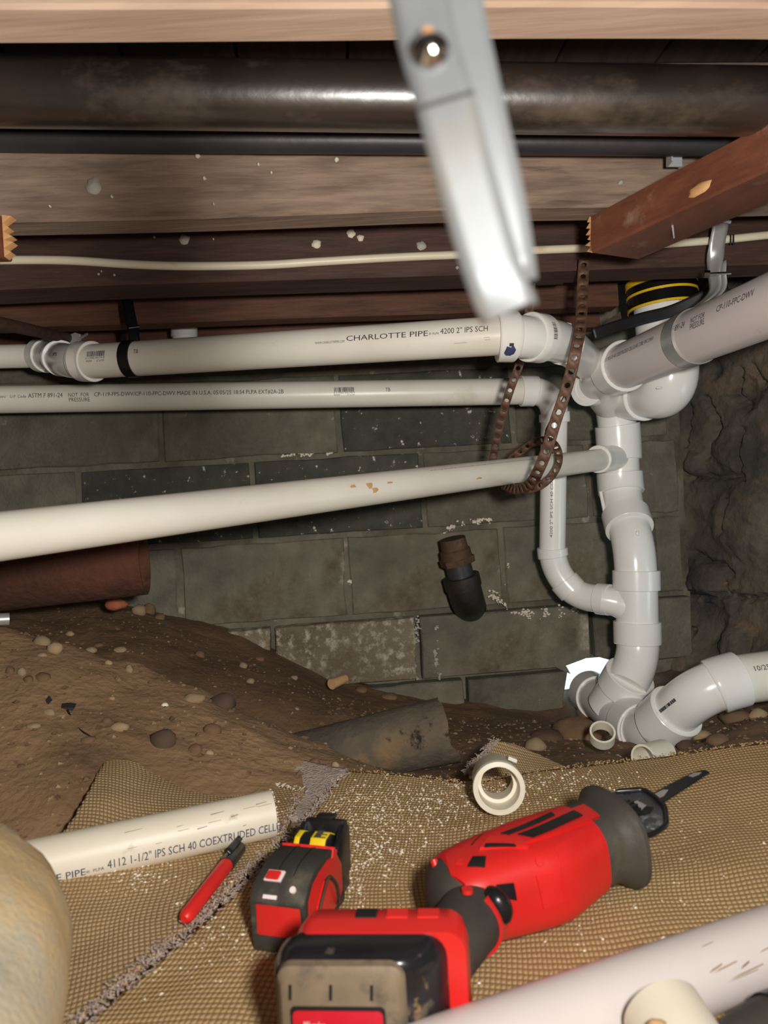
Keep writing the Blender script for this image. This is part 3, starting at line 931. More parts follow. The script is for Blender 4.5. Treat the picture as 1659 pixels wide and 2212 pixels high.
# upper pipe
PA0, PA1 = P(165, 783, 1.275), P(1085, 725, 1.11)
tA, _ = pipe('drain_pipe', 'uppermost cream white pipe held by a black strap hanger', PA0, PA1, R2)
write('WWW.CHARLOTTEPIPE.COM', tA, PA0, PA1, R2, 693, 755, 0.16, 0.0036)
write('CHARLOTTE PIPE', tA, PA0, PA1, R2, 759, 931, 0.22, 0.0085)
write('\u00ae', tA, PA0, PA1, R2, 933, 938, 0.26, 0.0035)
write('PLPA', tA, PA0, PA1, R2, 941, 954, 0.26, 0.0034)
write('4200 2" IPS SCH', tA, PA0, PA1, R2, 957, 1057, 0.27, 0.0088)
write('TB', tA, PA0, PA1, R2, 309, 319, 0.30, 0.007)
def bars(parent, A, B, r, px0, px1, phi, h, vertical=False, seed=3, n=26):
    wrap(barcode_bm(n, seed), 'barcode', A, B, r, s_at(A, B, px0, vertical), s_at(A, B, px1, vertical), phi, h, 'ink', parent, cap=1.0)
bars(tA, PA0, PA1, R2, 210, 248, 0.28, 0.0095)
write('6 11942 04174 9', tA, PA0, PA1, R2, 208, 248, 0.14, 0.0036)
write('4200     2"x10\'', tA, PA0, PA1, R2, 208, 247, -0.02, 0.0032)
for (x0, x1, ph) in ((1048, 1061, -0.05), (1050, 1062, -0.17), (985, 1012, -0.25)):
    bm = bmesh.new(); bm.faces.new([bm.verts.new(c) for c in ((0, 0, 0), (1, .2, 0), (1, .4, 0), (0, .2, 0))])
    wrap(bm, 'scratch', PA0, PA1, R2, s_at(PA0, PA1, x0), s_at(PA0, PA1, x1), ph, 0.002, 'ink', tA, cap=1)
# left end: two 45 elbows and the pipe going on to the left
PL0, PL1 = P(-160, 774, 1.50), P(104, 768, 1.50)
pipe('drain_pipe', 'bluish white pipe end entering at the left edge below the joists', PL0, PL1, R15 * 1.02, ext=(0.6, 0))
t, p = fitting('pipe_elbow', 'white elbow joining the left stub to the uppermost pipe', 'pipe fitting', [P(86, 768, 1.50), P(120, 770, 1.47), P(152, 781, 1.30), P(203, 781, 1.27)], R2 * 1.03,
               [(0.0, 0.03, 1.12), (0.11, 0.14, 1.14), (-0.034, 0, 1.16)], 0.06)
write('IPS', t, p.at(p.L - 0.1)[0], p.at(p.L)[0], R2 * 1.24, 158, 166, 0.2, 0.006)
# upper line right end
t, p = fitting('pipe_elbow', 'white elbow with a smudge of blue marker on its hub', 'pipe fitting', [P(1074, 727, 1.112), P(1112, 726, 1.112), P(1165, 732, 1.135)], R2 * 1.1,
               [(0, 0.027, 1.2)], 0.04)
a0, a1 = p.at(0.0)[0], p.at(0.03)[0]
bm = bmesh.new(); bm.faces.new([bm.verts.new(c) for c in ((0, .3, 0), (.2, .05, 0), (.6, 0, 0), (.9, .2, 0), (1, .6, 0), (.7, 1, 0), (.5, .8, 0), (.15, .9, 0))])
wrap(bm, 'marker_smudge', a0, a1, R2 * 1.345, 0.002, 0.020, -0.78, 0.019, 'ink_blue', t, cap=1)
bm = bmesh.new(); bm.faces.new([bm.verts.new(c) for c in ((0, 0, 0), (1, 0, 0), (1, 1, 0), (0, 1, 0))])
wrap(bm, 'marker_smudge', a0, a1, R2 * 1.348, 0.008, 0.015, -0.36, 0.005, 'ink', t, cap=1)
t, p = fitting('pipe_elbow', 'white bar-coded elbow turning down behind the hanging perforated strap', 'pipe fitting', [P(1143, 728, 1.13), P(1205, 735, 1.17), P(1243, 760, 1.35), P(1288, 800, 1.58)], R2 * 1.12,
               [(0, 0.03, 1.16), (0.118, 0.134, 1.06)], 0.07)
a0, a1 = p.at(0.0)[0], p.at(0.03)[0]
bm = barcode_bm(18, 9)
for v in bm.verts: v.co = Vector((v.co.y, v.co.x, 0))
mxy = max(v.co.y for v in bm.verts)
wrap(bm, 'barcode', a0, a1, R2 * 1.30, 0.012, 0.021, 0.05, 0.027, 'ink', t, cap=mxy)
rock('sprue_mark', p.at(0.058)[0] + (CAMP - p.at(0.058)[0]).normalized() * R2 * 1.12 + UP * 0.007, (0.006, 0.003, 0.0045), 'pvc_fit', t, seed=3)
# big right pipe
PE0, PE1 = P(1322, 802, 1.46), P(1850, 583, 0.86)
tE, _ = pipe('drain_pipe', 'thick pale pipe coming forward at the upper right', PE0, PE1, R3, 'pvc_pink', ext=(0, 0.9))
write('4300 3" IPS SCH 40 COEXTRUDED CELLULAR CORE PVC DWV', tE, PE0, PE1, R3, 1345, 1462, 0.52, 0.0075)
write('ASTM F 891-24', tE, PE0, PE1, R3, 1484, 1532, 0.5, 0.010)
write('NOT FOR', tE, PE0, PE1, R3, 1546, 1578, 0.52, 0.009)
write('PRESSURE', tE, PE0, PE1, R3, 1546, 1578, 0.29, 0.009)
write('CP-110-FPC-DWV', tE, PE0, PE1, R3, 1605, 1690, 0.5, 0.010)
p = Path([PE0, PE1])
rock('mud_smear', p.at(s_at(PE0, PE1, 1491))[0] + (CAMP - p.at(s_at(PE0, PE1, 1491))[0]).normalized() * R3 * 0.98 + UP * 0.006, (0.004, 0.002, 0.006), 'brick', tE, seed=5)
# junction where the lines meet
dE = (PE0 - PE1).normalized()
jt = thing('pipe_wye', 'white junction fitting where the thick right pipe meets the upper line', 'pipe fitting', P(1320, 830, 1.5))
pw = Path([PE0 - dE * 0.055, PE0 + dE * 0.07, P(1318, 862, 1.64)], 0.06)
sweep('body', pw, [(0, R3 * 1.02), (pw.L, R3 * 1.02)], 'pvc_fit', jt, 36)
hub(pw, 0.0, 0.05, R3 * 1.16, R3 * 0.99, 'pvc_fit', jt)
pw2 = Path([P(1285, 800, 1.50), P(1318, 835, 1.62)])
sweep('branch', pw2, [(0, R2 * 1.15), (pw2.L, R2 * 1.15)], 'pvc_fit', jt, 32)
pw3 = Path([P(1268, 838, 1.54), P(1330, 842, 1.64)])
sweep('branch', pw3, [(0, R2 * 1.1), (pw3.L, R2 * 1.2)], 'pvc_fit', jt, 32)
hub(pw3, -0.002, 0.028, R2 * 1.3, R2 * 0.9, 'pvc_fit', jt)
hub(pw3, 0.05, 0.062, R2 * 1.3, R2 * 0.9, 'pvc_fit', jt)
pw4 = Path([P(1296, 822, 1.53), P(1335, 850, 1.64)])
hub(pw4, 0.0, 0.03, R2 * 1.36, R2 * 0.9, 'pvc_fit', jt)
# closet bend behind
ZG = 1.475
st = thing('pipe_elbow', 'bulging white bend tucked below the thick right pipe', 'pipe fitting', P(1420, 880, 1.5))
pg = Path([P(1330, 848, 1.66), P(1385, 858, 1.57), P(1452, 848, 1.46), P(1444, 735, ZG)], 0.085, 14)
sweep('body', pg, [(0, R3 * 1.0), (0.1, R3 * 1.02), (pg.L * 0.6, R3 * 1.18), (pg.L, R3 * 1.28)], 'pvc_fit', st, 40)
hub(pg, 0.045, 0.115, R3 * 1.22, R3 * 0.98, 'pvc_fit', st)
rock('sprue_mark', P(1424, 838, 1.42), (0.006, 0.003, 0.0025), 'pvc_fit', st, seed=8)
t, _ = pipe('drain_pipe', 'short upright white pipe below the banded steel coupling', P(1440, 760, ZG), P(1430, 655, ZG), 0.0571, 'pvc_fit')
# banded coupling
cb, ct = P(1432, 668, ZG), P(1424, 575, ZG)
cp_t = thing('pipe_coupling', 'shiny steel banded coupling with yellow stripes', 'pipe coupling', cb)
pc = Path([cb, ct])
rc = 0.0695
sweep('sleeve', pc, [(0, rc * 0.93), (0, rc), (pc.L, rc), (pc.L, rc * 0.93)], 'steel_shiny', cp_t, 48, (False, False))
for s0, s1 in ((-0.001, 0.004), (0.026, 0.031), (0.046, 0.060)):
    sweep('yellow_stripe', pc, [(s0, rc * 0.98), (s0, rc * 1.012), (s1, rc * 1.012), (s1, rc * 0.98)], 'yellow_band', cp_t, 48, (False, False))
for py in (624, 645):
    q = P(1470, py, ZG - rc * 0.9)
    rod('rivet', q, q + Vector((0, 0.01, 0)), 0.0026, 'galv_dull', cp_t, 12)
for py in (609, 635, 656):
    q = P(1369, py, ZG - rc * 0.25)
    rod('rivet', q, q + Vector((0.006, 0.01, 0)), 0.0014, 'galv_dull', cp_t, 8)
# dark strip and lath near the coupling
stp = Path([P(1282, 722, 1.36), P(1380, 690, 1.38), P(1460, 668, 1.385), P(1570, 615, 1.36)], smooth=True)
ribbon('rubber_strip', stp, 0.023, 'rubber_black', None, thick=0.003)
o = bpy.data.objects['rubber_strip']; tag(o, 'black flat strip slanting across below the steel coupling', 'strap')
o = prism('wood_lath', [P(1282, 716, 1.43), P(1340, 672, 1.43), P(1344, 690, 1.43), P(1296, 724, 1.43)], Vector((0, 0.02, 0)), 'wood_dark', None, 0.001)
tag(o, 'small brown lath stub below the reddish joist end', 'wood lath')

# middle line
PB0, PB1 = P(-300, 868, 1.535), P(1140, 845, 1.625)
tB, _ = pipe('drain_pipe', 'middle horizontal white pipe running level with long printed text', PB0, PB1, R2, ext=(0.4, 0))
def wB(s, a, b, ph, h): write(s, tB, PB0, PB1, R2, a, b, ph, h)
wB('F6 DWV', 0, 27, 0.10, 0.005)
wB('U.P. Code', 36, 70, 0.10, 0.0062)
wB('ASTM F 891-24', 74, 147, 0.10, 0.0095)
wB('NOT  FOR', 159, 203, 0.12, 0.0082)
wB('PRESSURE', 160, 204, -0.22, 0.0082)
wB('CP-119-FPS-DWV/CP-110-FPC-DWV MADE IN U.S.A. 05/05/25 18:54 PLPA EXT#2A-2B', 214, 615, 0.12, 0.0088)
bars(tB, PB0, PB1, R2, 722, 764, 0.16, 0.0105, seed=5)
wB('6 11942 04174 9', 721, 766, 0.03, 0.0036)
wB("4200        2\"x10'", 721, 766, -0.10, 0.0032)
wB('TB', 831, 841, 0.14, 0.0085)
t, p = fitting('pipe_elbow', 'white quarter bend at the right end of the middle pipe', 'pipe fitting', [P(1124, 845, 1.624), P(1197, 843, 1.63), P(1198, 912, 1.64)], R2 * 1.03, [(0, 0.036, 1.13), (-0.022, 0, 1.13)], 0.06)
PV0, PV1 = P(1193, 1195, 1.665), P(1197, 905, 1.64)
tV, _ = pipe('drain_pipe', 'upright white pipe dropping beside the perforated strap', PV0, PV1, R2, 'pvc_fit')
write('4200 2" IPS SCH 40 COEXTRUDED CORE', tV, PV0, PV1, R2, 1158, 940, 0.0, 0.0062, vertical=True)
# two 45s into the stack tee
e0, e1, e2, e3, e4 = P(1193, 1183, 1.665), P(1195, 1232, 1.67), P(1243, 1284, 1.655), P(1290, 1294, 1.615), P(1318, 1296, 1.60)
t, p = fitting('pipe_elbow', 'white elbow at the foot of the upright pipe', 'pipe fitting', [e0, e1, P(1238, 1277, 1.655)], R2 * 1.05, [(0, 0.022, 1.12), (-0.032, 0, 1.1)], 0.05)
t, p = fitting('pipe_elbow', 'second white elbow curving level into the stack tee', 'pipe fitting', [P(1222, 1262, 1.66), P(1247, 1288, 1.655), e4], R2 * 1.05, [(-0.03, 0, 1.12)], 0.05)

# lower long pipe
PC0, PC1 = P(-260, 1192, 0.62), P(1306, 992, 1.60)
tC, _ = pipe('drain_pipe', 'long white pipe sloping across the middle from the left foreground', PC0, PC1, R15, ext=(0.6, 0))
write('4112 1-1/2" IPS SCH 40 COEXTRUDED CELLULAR CORE PVC DWV ASTM F 891 NOT FOR PRESSURE', tC, PC0, PC1, R15, 915, 1140, 0.75, 0.0018)
for k, (x, ph, h) in enumerate(((768, 0.2, .012), (778, -0.1, .01), (812, .25, .004), (1003, -0.2, 0.004), (733, .3, .006))):
    bm = bmesh.new(); bm.faces.new([bm.verts.new((math.cos(q) * (1 + .4 * math.sin(3 * q + k)), math.sin(q) * (1 + .3 * math.cos(2 * q)), 0)) for q in [i * .52 for i in range(12)]])
    wrap(bm, 'mud_smear', PC0, PC1, R15, s_at(PC0, PC1, x), s_at(PC0, PC1, x + 14), ph, h * .5, 'cardboard', tC, cap=1)
for dx, dy in ((0, 0), (14, 20), (10, 8)):
    q = P(1276 + dx, 985 + dy, 1.56)
    rock('speck', q, (0.003, 0.002, 0.003), 'rubber_black', tC, seed=dx)

# ---- the stack, top to bottom
S = lambda x, y, d=1.68: P(x, y, d)
# top fitting (under the junction)
t, p = fitting('pipe_wye', 'glossy white top fitting of the stack', 'pipe fitting', [S(1322, 850, 1.66), S(1334, 905), S(1337, 985)], R3, [(0.075, 0.158, 1.16)], 0.06)
# tee taking the long lower pipe
tt = thing('pipe_tee', 'white stack tee that takes the end of the long lower pipe', 'pipe fitting', S(1340, 1040))
p = Path([S(1336, 960), S(1341, 1050)])
sweep('body', p, [(0, R3), (p.L, R3)], 'pvc_fit', tt, 36)
pb = Path([P(1293, 992, 1.585), S(1342, 988)])
sweep('branch', pb, [(0, R15 * 1.05), (0.02, R15 * 1.1), (pb.L, R15 * 1.35)], 'pvc_fit', tt, 32)
hub(pb, -0.004, 0.022, R15 * 1.28, R15 * 0.99, 'pvc_fit', tt)
# double bend
t, p = fitting('pipe_elbow', 'white upper offset elbow of the stack', 'pipe fitting', [S(1338, 1020), S(1342, 1082), S(1360, 1143, 1.615)], R3 * 1.02, [(0, 0.05, 1.16), (-0.05, 0, 1.18)], 0.06)
hubp = p
rod('ridge', S(1297, 1062, 1.66), S(1317, 1160, 1.64), 0.004, 'pvc_fit', t, 8)
t, p = fitting('pipe_elbow', 'white lower offset elbow of the stack', 'pipe fitting', [S(1353, 1122, 1.635), S(1371, 1178, 1.587), S(1373, 1240, 1.587)], R3 * 1.02, [], 0.06)
rock('sprue_mark', S(1377, 1152, 1.556), (0.004, 0.002, 0.006), 'pvc_fit', t, seed=4)
# tee with the branch from the upright pipe
tt = thing('pipe_tee', 'white stack tee where the curved side branch joins', 'pipe fitting', S(1377, 1390, 1.62))
p = Path([S(1374, 1232, 1.587), S(1377, 1390, 1.582)])
sweep('body', p, [(0, R3 * 1.02), (p.L, R3 * 1.02)], 'pvc_fit', tt, 40)
hub(p, 0.0, 0.044, R3 * 1.15, R3 * 0.99, 'pvc_fit', tt)
hub(p, p.L - 0.049, p.L, R3 * 1.15, R3 * 0.99, 'pvc_fit', tt)
pb = Path([P(1300, 1295, 1.605), P(1335, 1300, 1.592), P(1376, 1318, 1.587)], 0.03)
sweep('branch', pb, [(0, R2 * 1.06), (0.03, R2 * 1.06), (pb.L, R2 * 1.45)], 'pvc_fit', tt, 36)
# lower elbow into the wye
t, p = fitting('pipe_elbow', 'white elbow at the foot of the stack catching blue daylight', 'pipe fitting', [S(1377, 1372, 1.582), S(1381, 1418, 1.578), S(1352, 1480, 1.55)], R3 * 1.02, [], 0.08)
rock('sprue_mark', S(1398, 1403, 1.54), (0.004, 0.002, 0.005), 'pvc_fit', t, seed=6)
# big wye on the trench floor
wt = thing('pipe_wye', 'large grey white wye at the bottom beside the daylight hole', 'pipe fitting', P(1340, 1590, 1.6))
pm_ = Path([P(1274, 1494, 1.80), P(1322, 1532, 1.62), P(1388, 1576, 1.47)], 0.05)
sweep('body', pm_, [(0, R3 * 1.08), (pm_.L, R3 * 1.1)], 'pvc_fit', wt, 40, (False, False))
hub(pm_, 0.0, 0.07, R3 * 1.2, R3 * 0.99, 'pvc_fit', wt)
hub(pm_, pm_.L - 0.058, pm_.L, R3 * 1.22, R3 * 0.92, 'pvc_fit', wt)
hub(pm_, pm_.L - 0.002, pm_.L + 0.006, R3 * 1.13, R3 * 0.92, 'pvc_fit', wt, 'bushing')
pb = Path([P(1361, 1460, 1.558), P(1318, 1528, 1.61)])
sweep('branch', pb, [(0, R3 * 1.05), (pb.L, R3 * 1.15)], 'pvc_fit', wt, 40)
hub(pb, -0.002, 0.044, R3 * 1.24, R3 * 1.0, 'pvc_fit', wt)
# street elbow and pipe leaving to the right
t, p = fitting('pipe_elbow', 'white long bend leaving the wye toward the right edge', 'pipe fitting',
               [P(1368, 1560, 1.51), P(1405, 1586, 1.43), P(1510, 1490, 1.32), P(1598, 1466, 1.32)], R3 * 1.02, [(0.108, 0.168, 1.2), (-0.05, 0, 1.12)], 0.055)
q0, q1 = P(1450, 1534, 1.36), P(1520, 1480, 1.32)
bars(t, q0, q1, R3 * 1.05, 1452, 1484, 0.15, 0.006, seed=12, n=18)
PR0, PR1 = P(1580, 1470, 1.32), P(1860, 1432, 1.32)
tR, _ = pipe('drain_pipe', 'pale green lit white pipe leaving at the lower right edge', PR0, PR1, R3, 'pvc', ext=(0, 0.3))
write('10/25 07:14', tR, PR0, PR1, R3, 1612, 1684, 0.24, 0.0095)
# stub behind the upper pipe
sv = thing('pipe_stub', 'short white pipe stub showing behind the uppermost pipe', 'pipe fitting', P(398, 745, 1.62))
p = Path([P(398, 748, 1.62), P(398, 708, 1.62)])
sweep('body', p, [(0, 0.026), (p.L, 0.026)], 'pvc_fit', sv, 28)
hub(p, p.L - 0.022, p.L, 0.0295, 0.024, 'pvc_fit', sv, 'rim')
rod('tail', P(398, 735, 1.62), P(398, 735, 1.62) + HV * 0.25, 0.022, 'pvc_fit', sv)
# brown pipe at the left going to the grey fittings
bp = thing('copper_pipe', 'brown pipe slanting back from the left edge under the joists', 'pipe', P(60, 715, 1.25))
rod('tube', P(148, 731, 1.46) + (P(-120, 672, 0.95) - P(148, 731, 1.46)) * 1.8, P(148, 731, 1.46), 0.0105, 'wood_dark', bp)
q = P(152, 722, 1.46)
bc = thing('pipe_clip', 'small grey clip at the end of the brown pipe', 'clip', P(160, 735, 1.45))
prism('clip_plate', [P(150, 742, 1.45), P(170, 742, 1.45), P(174, 722, 1.45), P(162, 718, 1.45), P(152, 722, 1.45)], Vector((0, 0.012, 0)), 'galv_dull', bc, 0.001)
rod('clip_screw', P(172, 732, 1.445), P(188, 722, 1.47), 0.003, 'galv_dull', bc, 10)

# ================================================================== CABLE
cpts = []
for cx_, cy_ in ((-150, 566), (18, 562), (150, 563), (280, 571), (400, 575), (560, 573), (680, 566), (800, 559), (900, 554), (1000, 550), (1150, 541), (1290, 535), (1470, 525), (1580, 516), (1659, 508), (1800, 495), (2050, 474)):
    cv_ = J3V - 0.0085
    cu_, cz_ = onplane(cx_, cy_, cv_)
    cpts.append(H(cu_, cv_, cz_))
cp_ = Path(cpts, smooth=True, n=6)
ob = sweep('electric_cable', cp_, [(0, 0.0068), (cp_.L, 0.0068)], 'cable', None, 12)
tag(ob, 'cream sheathed electric cable stretched along the dark joist', 'cable')
stn = thing('cable_staple', 'dark staple pinning the cable to the joist at right', 'staple', P(1582, 526, 1.22))
for a_, b_ in ((P(1578, 506, 1.222), P(1578, 528, 1.222)), (P(1584, 506, 1.222), P(1584, 528, 1.222))):
    rod('wire', a_, b_, 0.0016, 'rubber_black', stn, 8)

# ================================================================== HANGERS AND STRAPS
# near galvanized hanger in the foreground
hg = thing('pipe_hanger', 'bright galvanized loop hanger close to the lens at the top', 'pipe hanger', P(1095, 690, 0.175))
ZF = 0.172
HK = ZF / 0.25
def HP(x, y, dz): return P(x, y, ZF + dz * HK)
fp = Path([HP(880, -130, 0), HP(905, 0, 0), HP(928, 110, -.002), HP(962, 218, -.004), HP(985, 310, -.004), HP(1018, 430, -.002), HP(1056, 560, 0), HP(1086, 645, .001),
           HP(1097, 672, .004), HP(1100, 668, .011), HP(1096, 640, .018)], smooth=True, n=8)
WD = (RIGHT * 0.955 + UP * 0.29)
ribbon('front_leg', fp, 0.0207 * HK, 'galv', hg, thick=0.0015 * HK, wdir=WD)
bpth = Path([HP(1102, 610, .019), HP(1090, 520, .018), HP(1070, 410, .016), HP(1040, 280, .014), HP(1012, 150, .013), HP(985, 20, .013), HP(970, -130, .013)], smooth=True, n=8)
ribbon('back_leg', bpth, 0.0207 * HK, 'galv', hg, thick=0.0015 * HK, wdir=WD)
q = HP(930, 108, -0.004)
bm_p = Path([q + Vector((0, 0.004 * HK, 0)), q - Vector((0.0, 0.005 * HK, 0.0)) - RIGHT * 0.001 * HK])
sweep('bolt', bm_p, [(a_ * HK, b_ * HK) for a_, b_ in ((0, 0.0074), (0.003, 0.0074), (0.0055, 0.0062), (0.0075, 0.004), (0.0087, 0.002), (0.0093, 0.0003))], 'chrome', hg, 24)
rod('bolt_shank', HP(925, 72, -.006), HP(924, 88, .02), 0.0022 * HK, 'wood_raw', hg, 12)
wn = WD.normalized()
q = HP(962, 216, -0.0058)
rod('crease', q - wn * 0.0102 * HK, q + wn * 0.0102 * HK, 0.0007 * HK, 'iron_dull', hg, 8)

# right galvanized hanger round the thick pipe
hg2 = thing('pipe_hanger', 'galvanized strap hanger wrapped round the thick right pipe', 'pipe hanger', P(1500, 770, 1.2))
sE = s_at(PE0, PE1, 1494)
pe = Path([PE0, PE1])
ring = Path([pe.at(sE - 0.016)[0], pe.at(sE + 0.016)[0]])
sweep('loop', ring, [(0, R3 * 1.005), (0, R3 * 1.06), (ring.L, R3 * 1.06), (ring.L, R3 * 1.005)], 'galv_dull', hg2, 48, (False, False))
ctr = pe.at(sE)[0]
tE_ = (PE1 - PE0).normalized()
nk = Path([ctr + Vector((0, 0, R3 * 1.0)) + RIGHT * 0.0, P(1541, 630, ctr.y), P(1543, 590, ctr.y), P(1545, 555, ctr.y), P(1550, 520, ctr.y - 0.005), P(1556, 485, ctr.y - 0.01), P(1558, 440, ctr.y - .012)], smooth=True)
def wtw(f, c, t):
    k = min(1, max(0, (f - 0.45) / 0.2))
    return (RIGHT * (0.35 + 0.65 * k) + FWD * -(0.9 * (1 - k)))
ribbon('neck', nk, 0.026, 'galv_dull', hg2, thick=0.002, wdir=wtw)
nk2 = Path([q_ + RIGHT * 0.009 for q_ in nk.p[:22]])
ribbon('neck', nk2, 0.026, 'galv_dull', hg2, thick=0.002, wdir=lambda f, c, t: RIGHT * 0.35 - FWD * 0.9)
rod('bolt', P(1530, 592, ctr.y - 0.015), P(1578, 590, ctr.y - 0.012), 0.0028, 'chrome', hg2, 12)
rod('bolt_head', P(1519, 592, ctr.y - 0.015), P(1531, 592, ctr.y - 0.015), 0.0065, 'chrome', hg2, 8)
rod('nail', P(1545, 473, ctr.y - 0.03), P(1578, 480, ctr.y - 0.03), 0.003, 'galv', hg2, 10)

# left black hanger
hg3 = thing('pipe_hanger', 'black strap hanger round the uppermost pipe at the left', 'pipe hanger', P(285, 810, 1.25))
pa = Path([PA0, PA1])
sA = s_at(PA0, PA1, 286)
ring = Path([pa.at(sA - 0.010)[0], pa.at(sA + 0.010)[0]])
sweep('loop', ring, [(0, R2 * 1.005), (0, R2 * 1.07), (ring.L, R2 * 1.07), (ring.L, R2 * 1.005)], 'black_strap', hg3, 40, (False, False))
ctr = pa.at(sA)[0]
nk = Path([P(291, 745, ctr.y), P(289, 725, ctr.y), P(284, 695, ctr.y + .01), P(279, 670, ctr.y + .02), P(274, 640, ctr.y + .03), P(270, 600, ctr.y + .04)], smooth=True)
ribbon('neck', nk, 0.019, 'black_strap', hg3, thick=0.002, wdir=lambda f, c, t: RIGHT + FWD * (0.5 - f))
rod('bolt', P(278, 709, ctr.y - .01), P(302, 706, ctr.y - .005), 0.003, 'black_strap', hg3, 10)

# perforated strap
ps = thing('perforated_strap', 'rusty brown perforated strap dangling in loops from the joist', 'strap', P(1150, 1060, 1.4))
st1 = Path([P(1262, 560, 1.195), P(1259, 610, 1.185), P(1257, 660, 1.16), P(1253, 710, 1.12), P(1243, 760, 1.09), P(1232, 810, 1.10), P(1217, 860, 1.11), P(1200, 910, 1.12), P(1185, 960, 1.13), P(1166, 1010, 1.15), P(1145, 1045, 1.20), P(1115, 1057, 1.28), P(1085, 1046, 1.38)], smooth=True)
ribbon('strand', st1, 0.0185, 'rust_strap', ps, pitch=0.0215, hole=0.0046)
st2 = Path([P(1148, 600, 1.27), P(1145, 650, 1.27), P(1138, 710, 1.275), P(1124, 780, 1.29), P(1106, 830, 1.30), P(1090, 880, 1.33), P(1077, 930, 1.37), P(1066, 985, 1.41), P(1062, 1015, 1.43)], smooth=True)
ribbon('strand', st2, 0.0155, 'rust_strap', ps, pitch=0.0215, hole=0.0044)
st3 = Path([P(1100, 995, 1.52), P(1125, 975, 1.50), P(1155, 955, 1.47), P(1185, 952, 1.43), P(1203, 970, 1.39), P(1206, 1000, 1.36), P(1190, 1030, 1.355), P(1160, 1052, 1.375), P(1120, 1058, 1.42), P(1085, 1045, 1.49)], smooth=True)
ribbon('strand', st3, 0.0165, 'rust_strap', ps, pitch=0.0215, hole=0.0044, wdir=lambda f, c, t: t.cross(CAMP - c).normalized() + FWD * (0.6 * math.sin(f * 9)))
st4 = Path([P(1228, 838, 1.30), P(1200, 890, 1.34), P(1172, 945, 1.42)], smooth=True)
ribbon('strand', st4, 0.0165, 'rust_strap', ps, pitch=0.0215, hole=0.0044, wdir=lambda f, c, t: FWD + t.cross(FWD) * 0.12)

# ================================================================== OLD IRON AT THE WALL AND IN THE TRENCH
A, B = P(-420, 1285, 1.22), P(312, 1208, 1.32)
t, p = pipe('rusty_duct', 'large rust brown iron pipe end at the left under the sloping white pipe', A, B, 0.066, 'rust', 0.006, ext=(0.45, 0))
o = rock('brick_chunk', P(251, 1306, 1.52), (0.024, 0.02, 0.014), 'brick', seed=3, rough=.15); tag(o, 'small orange brick chunk under the end of the rusty pipe', 'brick')
# tilted valve stub
vt = thing('iron_elbow', 'old dark iron elbow with brass collar leaning out of the wall', 'pipe fitting', P(1010, 1330, 1.8))
vp = Path([P(977, 1163, 1.76), P(984, 1195, 1.765), P(1000, 1262, 1.775), P(1010, 1298, 1.79), P(1016, 1312, 1.93)], 0.03, 8)
L_ = vp.L
k = 1.77 / F
sweep('top_sleeve', vp, [(0, 24 * k), (0, 28 * k), (0.026, 29 * k), (0.030, 33 * k), (0.052, 34 * k), (0.054, 27 * k)], 'rust_dark', vt, 28)
hexp = Path([vp.at(0.050)[0], vp.at(0.066)[0]])
sweep('hex_collar', hexp, [(0, 34 * k), (0, 39 * k), (hexp.L, 38 * k), (hexp.L, 28 * k)], 'rust_dark', vt, 6, angle=20)
sweep('nipple', vp, [(0.06, 28 * k), (0.106, 28 * k)], 'iron_dull', vt, 28)
sweep('elbow_collar', vp, [(0.098, 30 * k), (0.098, 40 * k), (0.126, 40 * k), (0.126, 36 * k)], 'iron_rubber', vt, 32)
sweep('elbow', vp, [(0.12, 37 * k), (L_, 38 * k)], 'iron_rubber', vt, 32)
# pipe lying in the trench
ctrp = [P(640, 1648, 1.24), P(958, 1578, 1.27)]
tq = thing('clay_pipe', 'broken old dirt covered pipe lying in the trench', 'pipe', P(850, 1660, 1.26))
pq = Path(ctrp)
vs_, fs_ = sweepdata(pq, [(0, 0.05), (pq.L, 0.058), (pq.L, 0.049), (0, 0.042)], 36, (False, False))
vs2 = []
for v in vs_:
    s_ = (v - pq.p[0]).dot(pq.T[0])
    if s_ > pq.L * 0.9:
        v = v + pq.T[0] * (noise.noise(v * 40) * 0.012 + 0.02 * max(0, -(v.z - pq.p[1].z) / 0.05))
    vs2.append(v)
mk('shell', vs2, fs_, 'clay_pipe', tq, True, 50)

